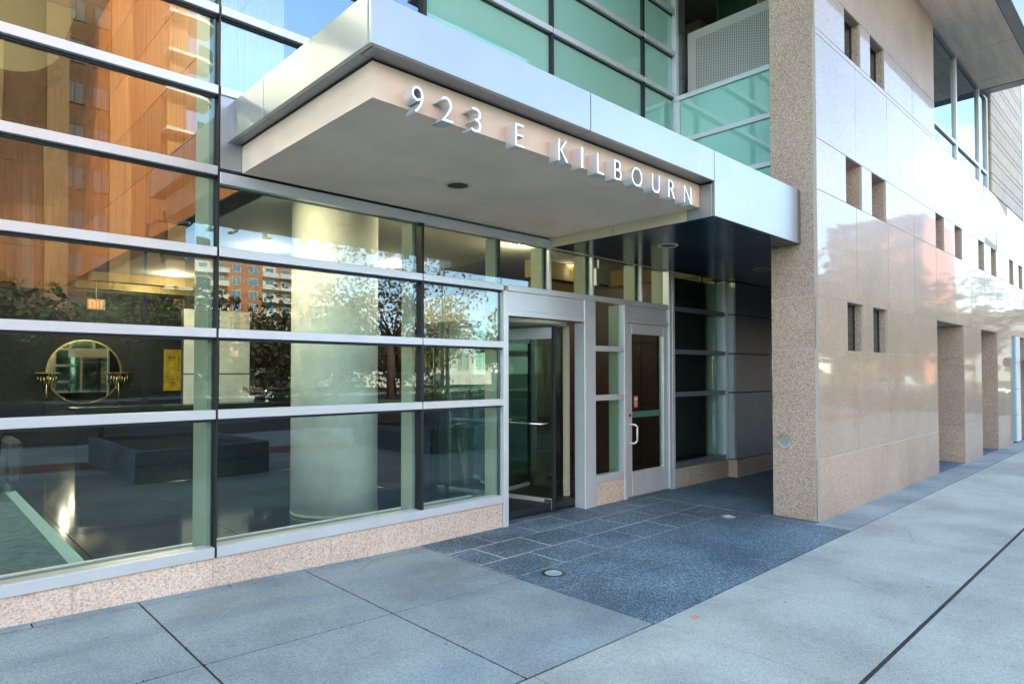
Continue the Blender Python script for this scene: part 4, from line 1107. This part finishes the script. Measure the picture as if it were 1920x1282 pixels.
MB().prism([(-2.55, -0.08), (-2.0, -0.08), (-2.12, 0.5), (-2.18, 1.0), (-2.38, 1.0), (-2.42, 0.5)], 'x', 21.1, 23.0).build('body', M['blue_plastic'], bb_)
bbox('white_band', M['white'], bb_, 21.1, 23.0, -2.44, -2.385, 0.72, 0.86, c=0.004)

# ================================================================== ACROSS THE STREET (what the glass mirrors)
def planter(x0, x1, y0, y1, lab):
    e = empty('planter', ((x0+x1)/2, (y0+y1)/2, -0.08), lab, 'planter', 'granite planters along the kerb')
    z0, z1 = -0.08, 0.44
    bbox('side', M['granite_dark'], e, x0, x1, y1-0.12, y1, z0, z1, c=0.006)
    bbox('side', M['granite_dark'], e, x0, x1, y0, y0+0.12, z0, z1, c=0.006)
    bbox('side', M['granite_dark'], e, x0, x0+0.12, y0+0.121, y1-0.121, z0, z1, c=0.006)
    bbox('side', M['granite_dark'], e, x1-0.12, x1, y0+0.121, y1-0.121, z0, z1, c=0.006)
    box('soil', M['soil'], e, x0+0.12, x1-0.12, y0+0.12, y1-0.12, z0, z1-0.08)
planter(2.55, 4.6, -8.9, -5.65, 'dark granite planter mirrored in the leftmost panes beside the lobby rug')
planter(7.9, 10.2, -8.6, -5.5, 'dark granite planter mirrored right of the cream column')
cup = empty('paper_cup', (2.9, -8.2, 0.36), 'dark paper cup left on the corner of the mirrored planter', 'cup')
MB().cyl((2.72, -8.8, 0.44), (2.72, -8.8, 0.60), 0.05, 0.065, n=16).build('cup', M['fabric'], cup)
MB().cyl((2.72, -8.8, 0.60), (2.72, -8.8, 0.615), 0.07, n=16).build('lid', M['dark'], cup)

def leaf_cloud(blobs, n, size, seed, up=0.3):
    """many small leaf-clump faces spread through uneven blobs (cx,cy,cz,rx,ry,rz)"""
    rr = random.Random(seed); mb = MB()
    tot = sum(b[3]*b[4]*b[5] for b in blobs)
    for b in blobs:
        k = int(n*b[3]*b[4]*b[5]/tot)
        for _ in range(k):
            while True:
                p = Vector((rr.uniform(-1, 1), rr.uniform(-1, 1), rr.uniform(-1, 1)))
                if p.length < 1: break
            p = p * (0.55 + 0.45*p.length) if rr.random() < .5 else p.normalized()*rr.uniform(0.7, 1.08)
            c = Vector((b[0]+p.x*b[3], b[1]+p.y*b[4], b[2]+p.z*b[5]))
            if noise.noise(c*0.9) < -0.18: continue
            s_ = size*rr.uniform(0.5, 1.3)
            u = Vector((rr.gauss(0, 1), rr.gauss(0, 1), rr.gauss(0, 1))).normalized()
            w = u.cross(Vector((rr.gauss(0, 1), rr.gauss(0, 1), rr.gauss(0, 1)))).normalized()
            mb.quad(c-u*s_, c-w*s_*0.6, c+u*s_, c+w*s_*0.6)
    return mb
def tree(name, x, y, h, r, leaf, lab, grp, n=2600, seed=1, size=0.16, trunk_h=None, spread=1.0, z0=-0.1):
    rr = random.Random(seed)
    e = empty(name, (x, y, z0), lab, 'tree', grp)
    th = trunk_h or h*0.35
    tb = MB(); limbs = []
    tb.cyl((x, y, z0), (x+rr.uniform(-.1, .1), y, z0+th), 0.035*h*0.5+0.05, 0.02*h*0.5+0.04, n=9)
    for i in range(9):
        a = rr.random()*6.28; el = rr.uniform(0.45, 1.25); L = (h-th)*rr.uniform(0.45, 0.95)
        p0 = Vector((x, y, z0+th*rr.uniform(0.75, 1.0)))
        p1 = p0 + Vector((math.cos(a)*math.cos(el), math.sin(a)*math.cos(el), math.sin(el)))*L*0.55
        p2 = p1 + Vector((math.cos(a+rr.uniform(-.6, .6))*math.cos(el), math.sin(a+rr.uniform(-.6, .6))*math.cos(el), math.sin(el)*1.1))*L*0.45
        tb.cyl(p0, p1, 0.012*h*0.5+0.02, 0.03, n=6); tb.cyl(p1, p2, 0.03, 0.012, n=5)
        for q in range(3):
            p3 = p1 + Vector((rr.gauss(0, 1), rr.gauss(0, 1), abs(rr.gauss(0, 1))))*L*0.15
            tb.cyl(p1, p3, 0.02, 0.008, n=4)
        limbs.append(p2); limbs.append(p1)
    tb.build('trunk', M['bark'], e)
    blobs = [(p.x, p.y, p.z, r*rr.uniform(.32, .55), r*rr.uniform(.32, .55), (h-th)*rr.uniform(.16, .28)) for p in limbs]
    leaf_cloud(blobs, n, size, seed).build('crown', M[leaf], e)
    return e
G1 = 'street trees mirrored in the glass'
tree('tree', 23.5, -31, 12.0, 3.4, 'leaf_rust', 'tall rust coloured tree with thinning leaves mirrored right of the cream column', G1, n=2600, seed=3, size=0.12)
tree('tree', 27.6, -37, 12.0, 3.6, 'leaf_rust', 'tall thin leaved rust tree mirrored over the revolving door drum', G1, n=2000, seed=4, size=0.12)
tree('tree', 20.6, -33, 9.6, 2.6, 'leaf_dark', 'dark round tree mirrored on the cream column', G1, n=3200, seed=5, size=0.17)
tree('tree', 26.2, -30, 6.4, 2.2, 'leaf_yellow', 'yellow autumn tree mirrored left of the door post', G1, n=2600, seed=6, size=0.13)
tree('tree', 30.5, -34, 7.6, 2.6, 'leaf_orange', 'orange autumn tree mirrored beside the door post', G1, n=2600, seed=7, size=0.14)
tree('tree', 33.5, -31, 7.0, 2.6, 'leaf_green', 'green tree mirrored in the revolving door', G1, n=3000, seed=8, size=0.14)
tree('tree', 37.5, -33, 8.4, 2.9, 'leaf_yellow', 'yellow green tree mirrored in the middle of the revolving door', G1, n=3000, seed=9, size=0.15)
tree('tree', 43.0, -36, 9.0, 3.2, 'leaf_orange', 'orange tree mirrored at the right of the revolving door', G1, n=2600, seed=10, size=0.17)
for i, (x, y, lf_, nm) in enumerate(((-30, -10.6, 'leaf_yellow', 'yellow'), (-38, -11.5, 'leaf_green', 'green'), (-46, -11.5, 'leaf_yellow', 'pale yellow'), (-37, -17.5, 'leaf_orange', 'orange'))):
    tree('tree', x, y, 7.5, 2.8, lf_, nm + ' kerb tree caught in the curved glass of the revolving door', G1, n=2600, seed=90+i, size=0.15)
for i, (x, y, h, lf_, nm) in enumerate(((27, -11.6, 7.0, 'leaf_tan', 'tan'), (35, -11.6, 7.6, 'leaf_yellow', 'golden'), (43.5, -11.6, 8.2, 'leaf_orange', 'russet'), (53, -11.6, 8.6, 'leaf_tan', 'straw coloured'), (64, -11.6, 9.4, 'leaf_yellow', 'large golden'))):
    tree('kerb_tree', x, y, h, 2.8, lf_, nm + ' kerbside tree mirrored where the granite wall runs off to the right', 'trees along the near kerb', n=2600, seed=130+i, size=0.17)
G2 = 'dark trees along the far kerb'
for i, (x, y, h, r) in enumerate(((-8, -45.5, 6.5, 3.2), (-3, -46.5, 7, 3.2), (2.5, -45.5, 6.2, 3.4), (7.2, -46.5, 7.0, 3.2), (11.5, -46, 6.0, 3.0), (15.5, -46, 6.6, 3.0), (20, -47, 7.6, 3.6), (25.5, -49, 8, 3.4), (31, -52, 8.2, 3.6), (37, -50, 8.0, 3.6))):
    tree('evergreen_tree', x, y, h*(1.3 if i < 6 else 0.95), r*1.1, 'leaf_dark', 'dark bushy tree along the far kerb, %s of the row' % ('first', 'second', 'third', 'fourth', 'fifth', 'sixth', 'seventh', 'eighth', 'ninth', 'tenth')[i], G2, n=4200, seed=20+i, size=0.26, trunk_h=1.2)
G3 = 'park trees farther down the street'
for i, (x, y, h, r, lf_) in enumerate(((52, -30, 9, 4, 'leaf_tan'), (60, -38, 10, 4.5, 'leaf_yellow'), (70, -31, 11, 4.5, 'leaf_tan'), (80, -39, 12, 5, 'leaf_orange'), (62, -22, 9, 4, 'leaf_yellow'), (48, -18, 8.4, 3.4, 'leaf_tan'), (38, -17, 7.8, 3.2, 'leaf_yellow'), (56, -17, 9.5, 3.8, 'leaf_orange'), (92, -28, 13, 5, 'leaf_green'), (96, -45, 14, 6, 'leaf_tan'), (78, -22, 11, 4.4, 'leaf_green'), (110, -24, 15, 6, 'leaf_tan'))):
    tree('park_tree', x, y, h*1.25, r*1.15, lf_, '%s autumn tree mirrored in the polished granite, %s from the pier' % ({'leaf_tan': 'tan', 'leaf_yellow': 'yellow', 'leaf_orange': 'orange', 'leaf_green': 'green'}[lf_], ('first', 'second', 'third', 'fourth', 'fifth', 'sixth', 'seventh', 'eighth', 'ninth', 'tenth', 'eleventh', 'twelfth')[i]), G3, n=1900, seed=60+i, size=0.30)

def building(name, loc, w, d, h, wall, lab, floors, bays, face='N', win_w=1.5, win_h=1.6, pier=0.0, balc=(), pale=(), roofm='roof', z_first=1.2, win_bays=None, frame='concrete_white', glazing='glass_plain'):
    """box building; its long front looks along +Y ('N') or along -X ('W')"""
    x, y = loc
    e = empty(name, (x, y, -0.1), lab, 'building')
    box('wall', M[wall], e, x-w/2, x+w/2, y-d/2, y+d/2, -0.1, h)
    box('roof', M[roofm], e, x-w/2-0.2, x+w/2+0.2, y-d/2-0.2, y+d/2+0.2, h, h+0.5)
    fh = (h-z_first)/floors
    wb_ = win_bays if win_bays is not None else tuple(range(bays))
    def put(us, zc, ww_, hh_, me_f, me_p):
        if face == 'N': P = (us, y+d/2, zc)
        else: P = (x-w/2, us, zc)
        f_ = link('window', me_f, e, P); pn = bpy.data.objects.new('pane', me_p); col.objects.link(pn); pn.parent = f_
    def frame_mesh(ww_, hh_):
        t = 0.09; mb = MB()
        mb.box(-ww_/2, ww_/2, 0.0, 0.08, -hh_/2, -hh_/2+t).box(-ww_/2, ww_/2, 0.0, 0.08, hh_/2-t, hh_/2)
        mb.box(-ww_/2, -ww_/2+t, 0.0, 0.08, -hh_/2+t, hh_/2-t).box(ww_/2-t, ww_/2, 0.0, 0.08, -hh_/2+t, hh_/2-t).box(-t/2, t/2, 0.0, 0.07, -hh_/2+t, hh_/2-t)
        pm = MB().box(-ww_/2+t, ww_/2-t, 0.005, 0.03, -hh_/2+t, hh_/2-t)
        if face == 'W':
            for q in (mb, pm): q.v = [(-b, a, c) for a, b, c in q.v]
        return mb.mesh('window', M[frame]), pm.mesh('pane', M[glazing])
    mf, mp_ = frame_mesh(win_w, win_h)
    L = w if face == 'N' else d; o0 = (x-w/2) if face == 'N' else (y-d/2); bw_ = L/bays
    for b in range(bays):
        uc = o0 + (b+0.5)*bw_
        for fl in range(floors):
            zc = z_first + (fl+0.5)*fh
            if b in wb_:
                for du in (((-0.22, 0.22) if win_bays else (0,))): put(uc + du*bw_, zc, win_w, win_h, mf, mp_)
            if b in balc:
                if face == 'N':
                    bk_ = MB().box(uc-bw_*0.46, uc+bw_*0.46, y+d/2+0.001, y+d/2+1.5, zc-fh*0.5, zc-fh*0.5+0.22).build('balcony', M['concrete_white'], e)
                    MB().box(uc-bw_*0.46, uc+bw_*0.46, y+d/2+1.42, y+d/2+1.5, zc-fh*0.5+0.22, zc-fh*0.5+1.15).build('parapet', M['concrete_white'], bk_)
                else:
                    MB().box(x-w/2-1.4, x-w/2-0.001, uc-bw_*0.46, uc+bw_*0.46, zc-fh*0.5, zc-fh*0.5+1.0).build('balcony', M['concrete_white'], e)
        if b in pale:
            if face == 'N': box('pale_bay', M['concrete_white'], e, uc-bw_*0.42, uc+bw_*0.42, y+d/2-0.01, y+d/2+0.0005, z_first, h-0.3)
    if pier:
        for b in range(bays+1):
            uc = o0 + b*bw_
            if face == 'N': box('brick_pier', M['brick_pier'], e, uc-pier/2, uc+pier/2, y+d/2+0.0005, y+d/2+0.55, -0.1, h)
    return e
tw = building('brick_tower', (-1.9, -59), 35, 18, 48, 'brick', 'tall brown brick tower with piers mirrored in the upper left glass', 15, 9, pier=1.35, win_w=1.25, win_h=1.7, z_first=2, win_bays=(1, 4, 7), frame='brick', glazing='tower_pane')
for fl in range(15):
    zz = 2 + fl*3.07
    pts_ = [(14.6, -50.0), (14.6, -48.4)] + [(16.8 + 1.5*math.sin(t), -49.9 + 1.5*math.cos(t)) for t in [R(q) for q in range(0, 91, 15)]] + [(18.3, -51.5), (15.61, -51.5), (15.61, -49.99)]
    bk_ = MB().prism(pts_, 'z', zz, zz+0.25).build('balcony', M['concrete_white'], tw)
    MB().prism([(16.8 + 1.45*math.sin(t), -49.9 + 1.45*math.cos(t)) for t in [R(q) for q in range(0, 91, 15)]] + [(16.8 + 1.38*math.sin(t), -49.9 + 1.38*math.cos(t)) for t in [R(q) for q in range(90, -1, -15)]], 'z', zz+0.25, zz+1.2).build('parapet', M['glass_plain'], bk_)
building('apartment_block', (65.5, -158), 35, 16, 28, 'brick_orange', 'orange brick apartment block with white balconies mirrored left of the cream column', 9, 9, balc=(0, 1, 4, 5, 7, 8), pale=(0, 4, 8), win_w=2.0, win_h=1.9, z_first=0.5)
building('brick_block', (130, -36), 20, 15, 27, 'brick_red', 'reddish brick block with pale bands mirrored in the polished granite', 9, 5, face='W', win_w=2.2, win_h=1.3, frame='brick_red')
building('low_building', (44, -66), 30, 10, 5.5, 'concrete_white', 'low pale building behind the autumn trees across the street', 1, 9, win_w=2.2, win_h=2.4, z_first=0.5)
building('pale_building', (100, -66), 34, 14, 12, 'brick_orange', 'tan building behind the park trees down the street', 3, 9, win_w=2.2, win_h=1.6, pale=(2, 5))
building('corner_building', (175, -20), 16, 30, 14, 'concrete_white', 'pale building closing the far end of the street', 4, 6, face='W', win_w=3, win_h=1.6)

def lamp_post(x, y, h, mat, lab):
    e = empty('street_lamp', (x, y, -0.1), lab, 'street lamp', 'street lamps on the median')
    MB().cyl((x, y, -0.1), (x, y, 0.5), 0.17, 0.13, n=14).build('base', M[mat], e)
    MB().cyl((x, y, 0.5), (x, y, h), 0.11, 0.07, n=14).build('pole', M[mat], e)
    MB().tube([(x, y, h-0.2), (x+0.4, y, h+0.15), (x+1.3, y, h+0.25)], 0.04).build('arm', M[mat], e)
    MB().bbox(x+1.1, x+1.8, y-0.16, y+0.16, h+0.12, h+0.28, c=0.03).build('lamp_head', M['alu_grey'], e)
lamp_post(8.2, -28, 8.6, 'car_blue', 'dark blue street lamp mirrored in the left panes before the brick tower')
lamp_post(25.4, -28, 10.5, 'alu_grey', 'pale grey street lamp mirrored left of the door post')

def car(name, x, y, ang, paint, lab, h=1.5, L=4.5, grp=None):
    e = empty(name, (x, y, -0.22), lab, 'car', grp); e.rotation_euler.z = ang
    W = 0.9
    def loc(mb, nm, m, par=e):
        me = mb.mesh(nm, m); o = bpy.data.objects.new(nm, me); col.objects.link(o); o.parent = par; return o
    prof = [(-L/2, 0.35), (-L/2, 0.78), (-L/2+0.25, 0.92), (-L*0.16, 1.0), (L*0.40, 1.0), (L/2-0.05, 0.85), (L/2, 0.35)]
    body = MB()
    n = len(prof)
    for s_, wv in ((-1, W), (1, W)):
        body.v += [(px, s_*(wv-0.04 if pz > 0.9 else wv), pz) for px, pz in prof]
    body.f += [tuple(range(n))[::-1], tuple(range(n, 2*n))] + [(i, (i+1) % n, n+(i+1) % n, n+i) for i in range(n)]
    body.smooth += [False]*(n+2)
    bo = loc(body, 'body', M[paint])
    cab = MB(); cp_ = [(-L*0.17, 1.0), (-L*0.02, h-0.03), (L*0.05, h), (L*0.28, h-0.02), (L*0.40, 1.0)]
    n = len(cp_)
    for s_ in (-1, 1): cab.v += [(px, s_*(W-0.06 if pz < 1.01 else W-0.22), pz) for px, pz in cp_]
    cab.f += [tuple(range(n))[::-1], tuple(range(n, 2*n))] + [(i, (i+1) % n, n+(i+1) % n, n+i) for i in range(n)]
    cab.smooth += [False]*(n+2)
    loc(cab, 'window_glass', M['glass_plain'])
    loc(MB().bbox(L*0.0, L*0.27, -W+0.24, W-0.24, h-0.01, h+0.03, c=0.01), 'roof', M[paint])
    for sx_ in (-L*0.31, L*0.30):
        for sy in (-1, 1):
            wv = loc(MB().cyl((sx_, sy*(W-0.2), 0.33), (sx_, sy*(W+0.01), 0.33), 0.33, n=24), 'wheel', M['rubber'])
            loc(MB().cyl((sx_, sy*(W+0.011), 0.33), (sx_, sy*(W+0.02), 0.33), 0.2, n=16), 'rim', M['steel'], wv)
    for sy in (-1, 1):
        loc(MB().bbox(L/2-0.06, L/2+0.01, sy*0.68-0.14, sy*0.68+0.14, 0.7, 0.84, c=0.01), 'tail_lamp', M['tail'])
        loc(MB().bbox(-L/2-0.01, -L/2+0.06, sy*0.66-0.16, sy*0.66+0.16, 0.62, 0.76, c=0.01), 'headlight', M['white'])
    return e
car('parked_car', 44, -53.5, R(90), 'car_white', 'white car mirrored beyond the autumn trees left of the door post')
car('passing_car', -0.6, -16.0, R(0), 'car_red', 'dark red car passing at the mirrored left edge of the glass', h=1.62, L=4.7)
car('passing_car', 0.9, -19.2, R(180), 'car_blue', 'dark blue car mirrored behind the red car at the left edge', h=1.5, L=4.6)
car('passing_car', 58, -15.5, R(180), 'car_white', 'white car far down the street mirrored low in the granite', h=1.6)
car('passing_car', 40, -19.5, R(0), 'car_blue', 'dark car on the street mirrored low in the granite', h=1.5)

# low planting on the median and along the far kerb
gb = []
rr = random.Random(77)
for i in range(26): gb.append((rr.uniform(-6, 34), -28 + rr.uniform(-0.8, 0.8), 0.15, 0.9, 0.6, 0.45))
tag(leaf_cloud(gb, 3600, 0.10, 78).build('median_shrubs', M['leaf_green']), kind='stuff')
hb_ = []
for i in range(34): hb_.append((-12 + i*1.5, -44.2 + rr.uniform(-0.3, 0.3), 0.7, 1.1, 0.7, 0.9))
tag(leaf_cloud(hb_, 5200, 0.15, 79).build('hedge', M['leaf_dark']), kind='stuff')

# a few dry leaves blown against the plinth and along the joints
lv = MB(); rr = random.Random(21)
for i in range(46):
    if i < 26: x_, y_ = rr.uniform(-0.5, 4.6), -0.04 - abs(rr.gauss(0, 0.05))
    elif i < 36: x_, y_ = rr.uniform(7.7, 12.4), -2.36 - abs(rr.gauss(0, 0.05))
    else: x_, y_ = rr.uniform(2, 9), rr.uniform(-3.9, -1.5)
    a_ = rr.random()*6.28; s_ = rr.uniform(0.006, 0.016); z_ = g(x_) + 0.002
    lv.quad((x_+s_*math.cos(a_), y_+s_*math.sin(a_), z_+0.002), (x_-s_*.5*math.sin(a_), y_+s_*.5*math.cos(a_), z_+0.006), (x_-s_*math.cos(a_), y_-s_*math.sin(a_), z_+0.001), (x_+s_*.5*math.sin(a_), y_-s_*.5*math.cos(a_), z_))
tag(lv.build('fallen_leaves', M['leaf_orange']), kind='stuff')
